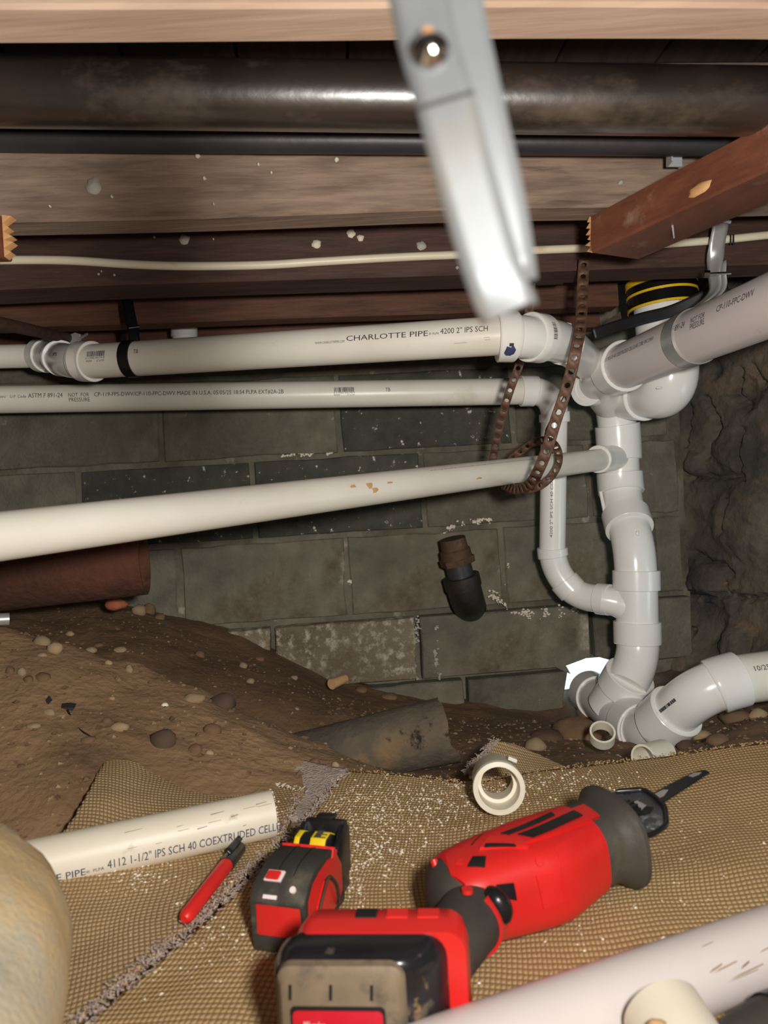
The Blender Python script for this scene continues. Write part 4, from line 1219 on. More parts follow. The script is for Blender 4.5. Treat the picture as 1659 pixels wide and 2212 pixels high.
# ================================================================== STONES
stones = [(90, 1388, 20, 15, 'stone_grey'), (117, 1402, 18, 15, 'stone_tan'), (88, 1418, 13, 8, 'stone_tan'), (45, 1454, 10, 12, 'stone_grey'), (258, 1406, 17, 9, 'stone_tan'),
          (213, 1396, 12, 8, 'stone_brown'), (233, 1433, 9, 7, 'stone_tan'), (278, 1448, 10, 12, 'stone_grey'), (103, 1545, 15, 14, 'stone_grey'), (130, 1552, 12, 8, 'stone_tan'),
          (258, 1573, 20, 12, 'stone_tan'), (230, 1560, 12, 10, 'stone_brown'), (190, 1600, 16, 9, 'stone_brown'), (353, 1600, 28, 24, 'stone_dark'), (420, 1510, 24, 13, 'stone_grey'),
          (458, 1578, 20, 15, 'stone_brown'), (420, 1625, 18, 16, 'stone_brown'), (452, 1630, 10, 9, 'stone_tan'), (300, 1320, 16, 14, 'stone_grey'), (322, 1318, 14, 16, 'stone_brown'),
          (345, 1335, 12, 10, 'stone_brown'), (430, 1415, 12, 10, 'stone_brown'), (480, 1518, 30, 20, 'stone_dark'), (525, 1440, 10, 9, 'stone_grey'), (540, 1472, 10, 7, 'stone_grey'),
          (60, 1470, 12, 10, 'stone_brown'), (20, 1452, 11, 12, 'stone_brown'), (150, 1370, 10, 7, 'stone_tan'), (195, 1405, 14, 8, 'stone_grey'), (90, 1466, 18, 12, 'stone_brown'),
          (70, 1570, 18, 7, 'stone_tan'), (140, 1630, 10, 6, 'stone_brown'), (700, 1665, 12, 9, 'stone_brown'), (725, 1655, 9, 9, 'stone_tan'), (680, 1648, 12, 9, 'stone_brown'),
          (1158, 1612, 26, 18, 'stone_grey'), (1268, 1538, 22, 26, 'stone_brown'), (1205, 1520, 18, 14, 'stone_brown'), (1250, 1580, 56, 30, 'stone_brown'), (1180, 1590, 40, 14, 'stone_dark'),
          (1640, 1545, 20, 14, 'stone_tan'), (1590, 1550, 34, 18, 'stone_brown'), (1520, 1590, 24, 12, 'stone_tan'), (1555, 1600, 26, 14, 'stone_brown'), (1480, 1612, 20, 12, 'stone_dark'),
          (560, 1425, 12, 8, 'stone_brown'), (635, 1465, 9, 6, 'stone_grey'), (780, 1492, 16, 9, 'stone_brown'), (840, 1505, 22, 8, 'stone_brown'), (240, 1510, 8, 5, 'stone_tan'), (300, 1528, 6, 5, 'stone_tan'),
          (355, 1525, 8, 7, 'pvc_old'), (640, 1535, 8, 6, 'stone_tan'), (45, 1660, 12, 8, 'stone_brown'), (105, 1770, 13, 9, 'stone_brown'), (180, 1655, 9, 6, 'stone_dark'), (265, 1745, 8, 5, 'stone_dark')]
cname = {'stone_grey': 'grey', 'stone_tan': 'tan', 'stone_brown': 'brown', 'stone_dark': 'dark', 'pvc_old': 'whitish'}
where_desc = {0: 'rounded grey stone at the top of the left mound beside a tan one', 1: 'tan stone leaning on the grey stone atop the left mound', 13: 'large dark egg shaped stone touching the folded carpet corner',
              14: 'flat grey stone on the right slope of the left mound', 22: 'broad dark stone half sunk where the mound meets the trench', 35: 'grey stone between the trench pipe and the wye',
              36: 'tall brown lump standing below the daylight hole', 38: 'largest brown lump left of the loose white ring'}
stone_cls = {}
for k, (px, py, rx, ry, m) in enumerate(stones):
    q = ground_hit(px, py + ry * 0.4)
    d = q.y
    sx, sz = rx * d / F, ry * d / F
    o = rock('stone', q + Vector((0, 0.003, sz * 0.35)), (sx, sx * 0.8, sz * 1.05), m, None, seed=k * 1.7, rotz=random.uniform(-.5, .5), rough=0.16)
    zone = 'on the left mound' if px < 500 and py < 1640 else 'by the left carpet' if px < 500 else 'in the trench' if px < 900 else 'around the wye' if px < 1450 else 'below the right wall'
    size = 'small' if rx < 10 else 'medium' if rx < 18 else 'large'
    if k in where_desc:
        tag(o, where_desc[k], 'stone', 'stones in the earth')
    else:
        tag(o, 'x', 'stone', 'stones in the earth')
        stone_cls.setdefault((size, cname[m], zone), []).append((px, o))
ORD = ['first', 'second', 'third', 'fourth', 'fifth', 'sixth', 'seventh', 'eighth', 'ninth']
for (size, col_, zone), lst in stone_cls.items():
    lst.sort(key=lambda e: e[0])
    for k, (px, o) in enumerate(lst):
        o['label'] = ('%s %s stone half sunk %s' % (size, col_, zone)) if len(lst) == 1 else ('%s from the left of the %s %s stones %s' % (ORD[k], size, col_, zone))
# uncountable gravel and crumbs
def scatter_mesh(name, pts, rmin, rmax, mat, seed, flat=0.7):
    rnd = random.Random(seed)
    vs, fs = [], []
    for q in pts:
        r = rnd.uniform(rmin, rmax) * rnd.choice((0.6, 0.8, 1, 1.3))
        b = len(vs)
        a0 = rnd.uniform(0, 6)
        for k in range(4):
            a = a0 + k * math.pi / 2
            vs.append(q + Vector((math.cos(a) * r * rnd.uniform(.6, 1.3), math.sin(a) * r * rnd.uniform(.6, 1.3), rnd.uniform(0, r * 0.3))))
        vs.append(q + Vector((rnd.uniform(-r, r) * .3, rnd.uniform(-r, r) * .3, r * flat)))
        vs.append(q - Vector((0, 0, r * 0.4)))
        for k in range(4):
            k2 = (k + 1) % 4
            fs.append((b + k, b + k2, b + 4)); fs.append((b + k2, b + k, b + 5))
    return mk(name, vs, fs, mat, None, True, 40)
rnd = random.Random(5)
XS = np.array([rnd.uniform(-0.8, 0.75) for _ in range(2600)]); YS = np.array([rnd.uniform(0.72, 1.72) for _ in range(2600)])
HS = gh_arr(XS, YS)
pts = [Vector((x, y, h + gnoise(x, y))) for x, y, h in zip(XS, YS, HS) if not (x > -0.35 and y < 0.93)]
third = len(pts) // 3
tag(scatter_mesh('gravel', pts[:third], 0.002, 0.0045, 'stone_tan', 1), 'tan grit and pebble crumbs strewn over the earth', 'gravel', kind='stuff')
tag(scatter_mesh('gravel', pts[third:], 0.002, 0.006, 'stone_brown', 2), 'brown clods of soil strewn over the earth', 'soil clods', kind='stuff')

# ================================================================== CARPET SCRAPS (burlap backing up)
def resample(pts, n):
    p = Path(pts, smooth=True, n=6) if len(pts) > 2 else Path(pts)
    return [p.at(p.L * i / n)[0] for i in range(n + 1)]
def coons(name, top, right, bottom, left, nu, nv, mat, thick=0.006, wob=0.003, label='', parent=None):
    """top: left->right (far), bottom: left->right (near), left/right: far->near"""
    T, Bm, Lf, Rt = resample(top, nu), resample(bottom, nu), resample(left, nv), resample(right, nv)
    vs, fs = [], []
    for j in range(nv + 1):
        v = j / nv
        for i in range(nu + 1):
            u_ = i / nu
            q = T[i] * (1 - v) + Bm[i] * v + Lf[j] * (1 - u_) + Rt[j] * u_ - (T[0] * (1 - u_) * (1 - v) + T[-1] * u_ * (1 - v) + Bm[0] * (1 - u_) * v + Bm[-1] * u_ * v)
            q = q + Vector((0, 0, noise.fractal(Vector((q.x * 7, q.y * 7, 1)), 1, 2, 3) * wob))
            if i in (0, nu) or j in (0, nv):
                q = q + Vector((noise.noise(q * 160), noise.noise(q * 160 + Vector((9, 0, 0))), 0)) * 0.0022
            vs.append(q)
    for j in range(nv):
        for i in range(nu):
            k = j * (nu + 1) + i
            fs.append((k, k + 1, k + nu + 2, k + nu + 1))
    o = mk(name, vs, fs, mat, parent, True, 80)
    md = o.modifiers.new('thickness', 'SOLIDIFY'); md.thickness = thick; md.offset = -1
    # make sure the backing faces up
    me = o.data
    if sum(p.normal.z for p in me.polygons) < 0:
        me.flip_normals()
    return o
g0 = lambda x, y, z=0.0: G(x, y, z)
far = [g0(742, 1668), g0(820, 1672), g0(920, 1680, -0.004), g0(1020, 1692, -0.006), g0(1150, 1668, 0.0), g0(1300, 1650, 0.008), g0(1450, 1632, 0.022), g0(1659, 1604, 0.04), g0(1900, 1580, 0.05), g0(2200, 1570, 0.05)]
seam = [g0(742, 1668), g0(640, 1800), g0(560, 1880), g0(420, 2005), g0(180, 2212), g0(-200, 2560)]
nearR = g0(3000, 2560)
cp1 = coons('carpet_scrap', far, [far[-1], nearR], [seam[-1], g0(900, 2560), nearR], seam, 120, 110, 'burlap')
tag(cp1, 'large carpet offcut laid burlap side up beneath the red saw', 'carpet', 'carpet scraps')
# far lip hanging over the edge
lip = []
# left scrap with raised corner
top2 = [g0(250, 1597, 0.055), g0(300, 1598, 0.05), g0(360, 1618, 0.034), g0(420, 1650, 0.018), g0(520, 1686, 0.004), g0(650, 1706, 0.0)]
right2 = [g0(650, 1706), g0(610, 1800), g0(540, 1872), g0(400, 2000), g0(150, 2212), g0(-240, 2560)]
left2 = [g0(250, 1597, 0.055), g0(200, 1690, 0.05), g0(135, 1800, 0.035), g0(30, 1950, 0.012), g0(-250, 2240, 0.0), g0(-700, 2560, 0.0)]
cp2 = coons('carpet_scrap', top2, right2, [left2[-1], right2[-1]], left2, 70, 110, 'burlap_grey', wob=0.004)
tag(cp2, 'left carpet offcut with a raised corner beneath the short cut pipe', 'carpet', 'carpet scraps')
from mathutils.bvhtree import BVHTree
def bvh(o):
    return BVHTree.FromPolygons([v.co + WL[o.name] for v in o.data.vertices], [tuple(p.vertices) for p in o.data.polygons])
_b1, _b2 = bvh(cp1), bvh(cp2)
def carpet_hit(px, py):
    r = RAY(px, py).normalized()
    best = None
    for b_ in (_b1, _b2):
        h_ = b_.ray_cast(CAMP, r)
        if h_[0] is not None and (best is None or h_[3] < best[1]):
            best = (h_[0], h_[3])
    return best[0] if best else None
# printed mark on the raised corner
for k in range(5):
    q = carpet_hit(336 + k * 10, 1640 + k * 6)
    if q is not None: box('stamp_mark', q, (0.0022, -0.001, -0.001), (0.001, 0.008, 0.0004), (0, 0, 0.0008), 'ink', cp2)
# pile side patch between the scraps
c3 = coons('carpet_scrap', [g0(545, 1650, 0.004), g0(640, 1640, 0.006), g0(748, 1664, 0.003)], [g0(748, 1664, 0.003), g0(700, 1725, -0.006), g0(660, 1770, -0.006)], [g0(520, 1745, -0.006), g0(660, 1770, -0.006)],
           [g0(545, 1650, 0.004), g0(520, 1745, -0.006)], 40, 40, 'pile', wob=0.006)
tag(c3, 'dusty pink carpet pile peeking out at the seam', 'carpet', 'carpet scraps')
# frayed flap further back
f0 = [P(1072, 1600, 1.08), P(1110, 1608, 1.09), P(1170, 1630, 1.10), P(1255, 1668, 1.10)]
f1 = [P(1004, 1672, 1.0), P(1060, 1690, 0.99), P(1140, 1690, 1.0), P(1250, 1690, 1.02)]
c4 = coons('carpet_scrap', f0, [f0[-1], f1[-1]], f1, [f0[0], f1[0]], 40, 24, 'burlap_grey', wob=0.004)
tag(c4, 'small frayed carpet flap behind the loose white coupling', 'carpet', 'carpet scraps')
# frayed threads along the seam and the flap
def threads(name, pts, n, ln, mat, label, seed, parent):
    rnd = random.Random(seed)
    vs, fs = [], []
    pa_ = Path(pts, smooth=True)
    for _ in range(n):
        c, t, nn = pa_.at(rnd.uniform(0, pa_.L))
        q = c + Vector((rnd.gauss(0, .003), rnd.gauss(0, .003), 0.001))
        a = rnd.uniform(0, 6.28); l = rnd.uniform(.3, 1) * ln
        e = Vector((math.cos(a) * l, math.sin(a) * l, rnd.uniform(-.1, .6) * l))
        m = q + e * 0.5 + Vector((rnd.gauss(0, .2) * l, rnd.gauss(0, .2) * l, rnd.uniform(0, .3) * l))
        wd = Vector((-math.sin(a), math.cos(a), 0.3)) * 0.0007
        b = len(vs)
        vs += [q - wd, q + wd, m - wd, m + wd, q + e - wd * .5, q + e + wd * .5]
        fs += [(b, b + 1, b + 3, b + 2), (b + 2, b + 3, b + 5, b + 4)]
    o = mk(name, vs, fs, mat, parent, False)
    md = o.modifiers.new('thickness', 'SOLIDIFY'); md.thickness = 0.0006
    o['kind'] = 'stuff'
    return o
threads('frayed_threads', seam[:5], 420, 0.007, 'pile', '', 1, cp1)
threads('frayed_threads', right2[:5], 220, 0.007, 'pile', '', 2, cp2)
threads('frayed_threads', far[:9], 500, 0.004, 'burlap', '', 3, cp1)
threads('frayed_threads', [f0[0], (f0[0] + f1[0]) / 2, f1[0]], 260, 0.008, 'pile', '', 4, c4)
threads('frayed_threads', top2, 300, 0.006, 'cable', '', 5, cp2)

# plastic shavings
rnd = random.Random(11)
pts = []
def shav(cx, cy, sx, sy, n):
    for _ in range(n):
        px, py = rnd.gauss(cx, sx), rnd.gauss(cy, sy)
        if py < 1660 or (px < 640 and py < 1720): continue
        if py > 2215: continue
        q = carpet_hit(px, py)
        if q is not None: pts.append(q + Vector((0, 0, 0.0006)))
shav(900, 1740, 110, 35, 520); shav(1000, 1715, 90, 22, 260); shav(1200, 1690, 90, 14, 260); shav(780, 1760, 60, 50, 260); shav(760, 1870, 40, 60, 200); shav(840, 1830, 60, 40, 160)
shav(300, 1890, 40, 22, 120); shav(480, 2010, 90, 60, 120); shav(700, 2000, 200, 120, 120); shav(1250, 1950, 200, 110, 90); shav(1420, 1760, 110, 60, 90); shav(600, 1790, 40, 30, 90)
shv = scatter_mesh('plastic_shavings', pts, 0.0006, 0.0016, 'flake', 3, 0.8)
tag(shv, 'white plastic saw shavings sprinkled over the carpet', 'shavings', kind='stuff')
# earth spilled in the seam gap
rnd = random.Random(21)
sp = Path(seam[:5], smooth=True)
pts = []
for _ in range(260):
    c, t, n = sp.at(rnd.uniform(0, sp.L))
    pts.append(c + Vector((rnd.gauss(-0.003, .003), rnd.gauss(0, .003), 0.0)))
tag(scatter_mesh('seam_lint', pts, 0.0008, 0.0022, 'pile', 4, 0.6), 'grey pink lint clumps along the carpet seam', 'lint', kind='stuff')

# ================================================================== LOOSE PVC
def loose_pipe(label, A, B, r, mat, wall=0.0042):
    return pipe('pipe_offcut', label, A, B, r, mat, wall)
PW0, PW1 = G(-60, 1898, R15 + 0.001), G(588, 1757, R15 + 0.001)
tW, _ = loose_pipe('short cut white pipe lying on the carpet behind the knee', PW0, PW1, R15, 'pvc_old')
write('CHARLOTTE PIPE', tW, PW0, PW1, R15, -10, 185, -0.83, 0.0075, 'ink_blue')
write('\u00ae', tW, PW0, PW1, R15, 186, 194, -0.78, 0.003, 'ink_blue')
write('PLPA', tW, PW0, PW1, R15, 201, 224, -0.78, 0.0034, 'ink_blue')
write('4112 1-1/2" IPS SCH 40 COEXTRUDED CELLU', tW, PW0, PW1, R15, 231, 596, -0.78, 0.0088, 'ink_blue')
rnd = random.Random(4)
for k in range(13):
    s_ = rnd.uniform(0.05, 0.3)
    bm = bmesh.new(); bm.faces.new([bm.verts.new(c) for c in ((0, 0, 0), (1, .3, 0), (1, .45, 0), (0, .25, 0))])
    sA_ = s_at(PW0, PW1, rnd.uniform(240, 580))
    wrap(bm, 'scratch', PW0, PW1, R15, sA_, sA_ + rnd.uniform(.003, .018), rnd.uniform(-0.3, 0.6), rnd.uniform(.0012, .003), 'stone_dark' if k % 3 else 'stone_brown', tW, cap=1)
pts = []
for k in range(46):
    a = rnd.uniform(0, 6.28)
    tt_ = (PW1 - PW0).normalized()
    n_1 = tt_.cross(Vector((0, 0, 1))).normalized(); n_2 = n_1.cross(tt_)
    pts.append(PW1 + (n_1 * math.cos(a) + n_2 * math.sin(a)) * R15 + tt_ * 0.001)
o = scatter_mesh('burr', pts, 0.0006, 0.0016, 'flake', 6, 0.8); o.parent = tW; o.location = WL[o.name] - WL[tW.name]; o['kind'] = 'stuff'

PX0, PX1 = G(700, 2392, R15 + 0.001), G(1900, 1960, R15 + 0.001)
tX, _ = loose_pipe('pinkish white pipe lying along the bottom right of the carpet', PX0, PX1, R15, 'pvc_pink')
rnd = random.Random(8)
for k in range(7):
    s_ = s_at(PX0, PX1, rnd.uniform(1480, 1650))
    bm = bmesh.new(); bm.faces.new([bm.verts.new(c) for c in ((0, 0, 0), (.6, .25, 0), (1, .5, 0), (1, .75, 0), (.3, .4, 0))])
    wrap(bm, 'scratch', PX0, PX1, R15, s_, s_ + rnd.uniform(.006, .03), rnd.uniform(-0.5, 0.5), rnd.uniform(.001, .004), 'wood_grey' if k % 2 else 'stone_tan', tX, cap=1)
# second pipe resting across it
PY0 = P(1430, 2186, 0.42); PY1 = P(1650, 2560, 0.335)
tY, _ = loose_pipe('cream pipe end resting on top of the bottom right pipe', PY0, PY1, R15, 'pvc_old')
rock('mud_smear', P(1418, 2212, 0.390), (0.005, 0.003, 0.003), 'cardboard', tY, seed=3)
# dark tool handle in the corner
th = thing('tool_handle', 'dark grey rubber tool handle in the bottom right corner', 'tool', P(1660, 2180, 0.40))
ph_ = Path([P(1560, 2290, 0.40), P(1640, 2228, 0.42), P(1800, 2150, 0.45)], smooth=True)
sweep('grip', ph_, [(0, 0.004), (0.004, 0.011), (0.02, 0.0145), (ph_.L, 0.016)], 'overmold', th, 24)
sweep('collar', ph_, [(0.05, 0.014), (0.05, 0.0165), (0.058, 0.0165), (0.058, 0.014)], 'black_gloss', th, 24)

# loose coupling
q = G(1076, 1697, 0.030)
lc = thing('loose_coupling', 'loose white plastic coupling standing on the carpet edge', 'pipe fitting', q - Vector((0, 0, 0.03)))
axd = (CAMP - q); axd = Vector((axd.x + 0.06, axd.y, axd.z * 0.30)).normalized()
pc = Path([q - axd * 0.044, q + axd * 0.012])
R = 0.0275
sweep('sleeve', pc, [(0, R * 0.72), (0, R * 0.93), (0.004, R * 0.97), (0.03, R * 0.97), (0.034, R), (pc.L - 0.002, R), (pc.L, R * 0.94), (pc.L, R * 0.84), (0.03, R * 0.8), (0.03, R * 0.70), (0.02, R * 0.70), (0.0, R * 0.72)], 'pvc_old', lc, 44, (False, False), angle=25)
sweep('rim', pc, [(pc.L - 0.006, R * 0.99), (pc.L - 0.006, R * 1.06), (pc.L, R * 1.04), (pc.L + 0.001, R * 0.86), (pc.L - 0.006, R * 0.84)], 'pvc_old', lc, 44, (False, False), angle=25)
sweep('inner_stop', pc, [(0.026, R * 0.82), (0.026, R * 0.66), (0.032, R * 0.66), (0.032, R * 0.82)], 'pvc_old', lc, 44, (False, False), angle=25)
tk = pc.at(0.022)[0] + UP * R * 0.97 + RIGHT * 0.012
box('lug', tk, RIGHT * 0.010 - UP * 0.004, axd * 0.012, UP * 0.004 + RIGHT * .001, 'pvc_old', lc, 0.0006)
# cut rings on the earth
def ring(label, px, py, rpx, d, tilt, ln, seed):
    c = P(px, py, d)
    r = rpx * d / F
    ax_ = Vector(tilt).normalized()
    p_ = Path([c - ax_ * ln / 2, c + ax_ * ln / 2])
    t_ = thing('pipe_ring', label, 'pipe offcut', c - Vector((0, 0, r)), 'cut white rings')
    sweep('ring_wall', p_, [(0, r * 0.84), (0, r), (p_.L, r), (p_.L, r * 0.84), (0, r * 0.84)], 'pvc_old', t_, 36, (False, False), angle=25)
    return t_
ring('cut white ring tipped up on the earth left of the wye hub', 1301, 1588, 27, 1.24, (-0.1, -0.62, 0.75), 0.022, 1)
ring('cut white ring poking out at the carpet edge below the wye', 1412, 1632, 29, 1.10, (-0.75, -0.62, 0.12), 0.06, 2)
# cork-like stub on the far bank
q = ground_hit(730, 1484)
o = rod('wood_plug', P(716, 1478, 1.66), P(746, 1466, 1.70), 0.0125, 'cardboard', None, 16, 0.010); tag(o, 'tan wooden plug lying at the foot of the pale wall', 'wood plug')
# shard sticking from the earth
q = ground_hit(130, 1535)
o = prism('plastic_shard', [P(98, 1512, 1.0), P(112, 1532, 1.0), P(142, 1528, 1.0), P(158, 1530, 1.0), P(152, 1548, 1.0), P(128, 1546, 1.0), P(108, 1534, 1.0)], Vector((0.0, 0.012, 0.004)), 'iron_dull', None, 0.0008)
tag(o, 'dark glassy shard sticking out of the earth mound', 'shard')
tw = [ground_hit(x, y) + Vector((0, 0, 0.003)) for x, y in ((146, 1538), (158, 1562), (172, 1580), (190, 1592), (204, 1600))]
tp = Path(tw, smooth=True)
o = sweep('twig', tp, [(0, 0.0016), (tp.L, 0.001)], 'rubber_black', None, 8); tag(o, 'thin black twig trailing down the earth mound', 'twig')
# silvery cap under the rusty pipe at the left edge
q = P(8, 1337, 1.12)
o = rod('metal_conduit', P(-40, 1340, 1.13), P(20, 1337, 1.15), 0.010, 'galv_dull', None, 18); tag(o, 'silvery conduit end under the rusty pipe at the left edge', 'conduit')

# ================================================================== RED MARKER
m0, m1 = G(398, 1986, 0.0075), G(520, 1828, 0.0085)
mk_t = thing('marker_pen', 'red marker pen with black cap lying on the carpet seam', 'pen', (m0 + m1) / 2 - Vector((0, 0, 0.0075)))
mp_ = Path([m0, m1]); L_ = mp_.L
sweep('barrel', mp_, [(0, 0.003), (0.002, 0.0055), (0.006, 0.0066), (L_ * 0.72, 0.0072)], 'red', mk_t, 20)
cap = sweep('cap', mp_, [(L_ * 0.70, 0.0072), (L_ * 0.70, 0.0078), (L_ * 0.97, 0.0070), (L_, 0.0045)], 'black_gloss', mk_t, 20)
c_ = mp_.at(L_ * 0.93)[0] + Vector((0, -0.002, 0.0072))
cl = Path([mp_.at(L_ * 0.76)[0] + Vector((0, 0, 0.0088)), mp_.at(L_ * 1.0)[0] + Vector((0, 0, 0.009))])
ribbon('clip', cl, 0.006, 'black_gloss', cap, thick=0.002)

# ================================================================== TAPE MEASURE
tb = G(606, 2060, 0.0)
tf = Vector((0.30, 0.954, 0)).normalized(); tr = Vector((tf.y, -tf.x, 0)); tz = Vector((0, 0, 1))
tm = thing('tape_measure', 'red and black tape measure standing on the carpet', 'tape measure', tb)
def TM(x, y, z): return tb + tf * x + tr * (y * 0.93) + tz * (z * 1.12)
def extr(name, prof, y0, y1, mat, parent, bev=0.003):
    pts_ = [TM(x, y0, z) for x, z in prof]
    return prism(name, pts_, tr * ((y1 - y0) * 0.93), mat, parent, bev, True)
body_prof = [(0.004, 0.002), (0.078, 0.002), (0.086, 0.008), (0.086, 0.030), (0.074, 0.043), (0.055, 0.050), (0.030, 0.0495), (0.010, 0.0445), (0.0, 0.036), (0.0, 0.008)]
extr('case', body_prof, -0.024, 0.024, 'red', tm, 0.004)
top_prof = [(-0.0012, 0.0335), (-0.0012, 0.0375), (0.008, 0.0462), (0.030, 0.0522), (0.055, 0.0525), (0.067, 0.0475), (0.067, 0.042), (0.050, 0.046), (0.030, 0.045), (0.012, 0.0415), (0.004, 0.034)]
gr = extr('rubber_grip', top_prof, -0.0252, 0.0252, 'tape_black', tm, 0.002)
for s in (-0.008, 0.008):
    extr('grip_groove', [(0.016, 0.0485), (0.030, 0.0527), (0.055, 0.053), (0.064, 0.0495), (0.064, 0.048), (0.054, 0.0515), (0.030, 0.0512), (0.016, 0.047)], s - 0.0004, s + 0.0004, 'rubber_black', gr, 0)
for s in (-1, 1):
    extr('side_rim', [(0.0, 0.004), (0.006, 0.001), (0.03, 0.001), (0.010, 0.008), (0.004, 0.020), (0.006, 0.036), (0.016, 0.0435), (0.034, 0.0475), (0.052, 0.0475), (0.05, 0.0518), (0.028, 0.0515), (0.008, 0.0455), (-0.001, 0.037)], s * 0.0235 - 0.0025, s * 0.0235 + 0.0025, 'tape_black', tm, 0.001)
extr('base_rubber', [(-0.001, 0.0), (0.084, 0.0), (0.086, 0.006), (-0.0015, 0.012)], -0.0252, 0.0252, 'tape_black', tm, 0.002)
extr('window', [(0.064, 0.022), (0.094, 0.020), (0.0945, 0.040), (0.090, 0.0495), (0.080, 0.0545), (0.069, 0.0535), (0.063, 0.046)], -0.017, 0.017, 'black_gloss', tm, 0.003)
for y0, y1 in ((0.0, 0.0155), (-0.0165, -0.011)):
    extr('tape_label', [(0.0655, 0.0500), (0.0692, 0.0542), (0.080, 0.0552), (0.0904, 0.0500), (0.095, 0.040), (0.095, 0.026), (0.0665, 0.026)], y0, y1, 'tape_yellow', tm, 0.0008)
for k in range(8):
    q = TM(0.0700 + 0.0016 * k, 0.003, 0.0545 + 0.0001 * k)
    box('graduation', q, tr * (0.006 if k % 3 else 0.011), tf * 0.0005, tz * 0.0006, 'ink', tm)
extr('nose', [(0.088, 0.0), (0.108, 0.0), (0.114, 0.034), (0.112, 0.054), (0.101, 0.057), (0.096, 0.034), (0.088, 0.018)], -0.021, 0.021, 'black_gloss', tm, 0.003)
extr('hook', [(0.101, 0.056), (0.113, 0.054), (0.114, 0.0575), (0.102, 0.0595)], -0.009, 0.009, 'black_gloss', tm, 0.001)
for s in (-1, 1):
    extr('nose_cheek', [(0.072, 0.018), (0.108, 0.014), (0.110, 0.050), (0.098, 0.055), (0.080, 0.044)], s * 0.0205 - 0.0028, s * 0.0205 + 0.0028, 'black_gloss', tm, 0.0015)
    for k in range(3):
        box('rib', TM(0.088 + 0.004 * k, s * 0.0176, 0.034), tf * 0.0012, tr * (0.0012 * s), tz * 0.010, 'galv_dull', tm)
extr('red_collar', [(0.058, 0.044), (0.066, 0.041), (0.071, 0.0455), (0.063, 0.0515)], -0.0265, -0.017, 'red_bright', tm, 0.0012)
extr('red_collar', [(0.058, 0.044), (0.066, 0.041), (0.071, 0.0455), (0.063, 0.0515)], 0.017, 0.0265, 'red_bright', tm, 0.0012)
extr('red_band', [(0.060, 0.046), (0.066, 0.043), (0.068, 0.0485), (0.063, 0.0515)], -0.02, 0.02, 'red_bright', tm, 0.0008)
box('button_recess', TM(0.0085, -0.0165, 0.0462), tf * 0.011 + tz * 0.0032, tr * 0.015, tz * 0.0022 - tf * 0.0018, 'print_white', tm, 0.0008)
box('lock_button', TM(0.0085, -0.0145, 0.0475), tf * 0.008 + tz * 0.0025, tr * 0.011, tz * 0.003 - tf * 0.002, 'red_bright', tm, 0.0012)
box('name_plate', TM(-0.0012, -0.013, 0.0385), tr * 0.012, tf * 0.002 + tz * 0.0022, tz * 0.001 - tf * 0.001, 'print_white', tm, 0.0003)
q = TM(0.005, 0.013, 0.0435)
rod('round_emblem', q, q - tf * 0.0014 + tz * 0.0016, 0.0026, 'print_white', tm, 18)
# belt clip wire on the right side
clip = Path([TM(0.014, 0.0275, 0.008), TM(0.020, 0.029, 0.024), TM(0.042, 0.0295, 0.040), TM(0.060, 0.029, 0.024), TM(0.066, 0.0275, 0.006)], 0.008)
sweep('belt_clip', clip, [(0, 0.0013), (clip.L, 0.0013)], 'rust_dark', tm, 10)
extr('side_panel', [(0.018, 0.006), (0.062, 0.006), (0.057, 0.022), (0.041, 0.035), (0.024, 0.023)], 0.024, 0.0262, 'red_bright', tm, 0.001)

# ================================================================== RECIPROCATING SAW
th_ = math.radians(26)
SO = Vector((0.0275, 0.552, 0.0400))
SK = 0.815
sa = Vector((math.cos(th_), math.sin(th_), 0.045)).normalized()
sh = Vector((math.sin(th_), -math.cos(th_), 0))
ss = sh.cross(sa).normalized()
if ss.z < 0: ss = -ss
def SW(a, h, s): return SO + (sa * a + sh * h + ss * s) * SK
saw = thing('reciprocating_saw', 'red cordless reciprocating saw lying on its side on the carpet', 'saw', SW(0.09, 0.0, -0.044))
# body sections: a, centre h, half h, half s, squareness
SEC = [(-0.012, 0.002, 0.014, 0.012, 2.2), (-0.006, 0.002, 0.028, 0.026, 2.4), (0.004, 0.002, 0.036, 0.033, 2.6), (0.02, 0.003, 0.040, 0.037, 2.8), (0.045, 0.004, 0.042, 0.039, 3.0), (0.07, 0.006, 0.044, 0.040, 3.2),
       (0.095, 0.008, 0.047, 0.040, 3.4), (0.115, 0.008, 0.048, 0.040, 3.4), (0.14, 0.005, 0.045, 0.039, 3.2), (0.165, 0.002, 0.042, 0.038, 3.0), (0.19, 0.0, 0.041, 0.037, 2.8)]
def secat(a):
    for i in range(len(SEC) - 1):
        if a <= SEC[i + 1][0]:
            f = max(0, (a - SEC[i][0]) / (SEC[i + 1][0] - SEC[i][0]))
            return [SEC[i][k] + (SEC[i + 1][k] - SEC[i][k]) * f for k in range(5)]
    return list(SEC[-1])
def surf(a, th, off=0.0):
    """th: 0 = upward side, +90deg = toward the handle"""
    _, ch, hh, hs, e = secat(a)
    c, s = math.cos(th), math.sin(th)
    r = (abs(c / (hs + off)) ** e + abs(s / (hh + off)) ** e) ** (-1 / e)
    return SW(a, ch + r * s, r * c)
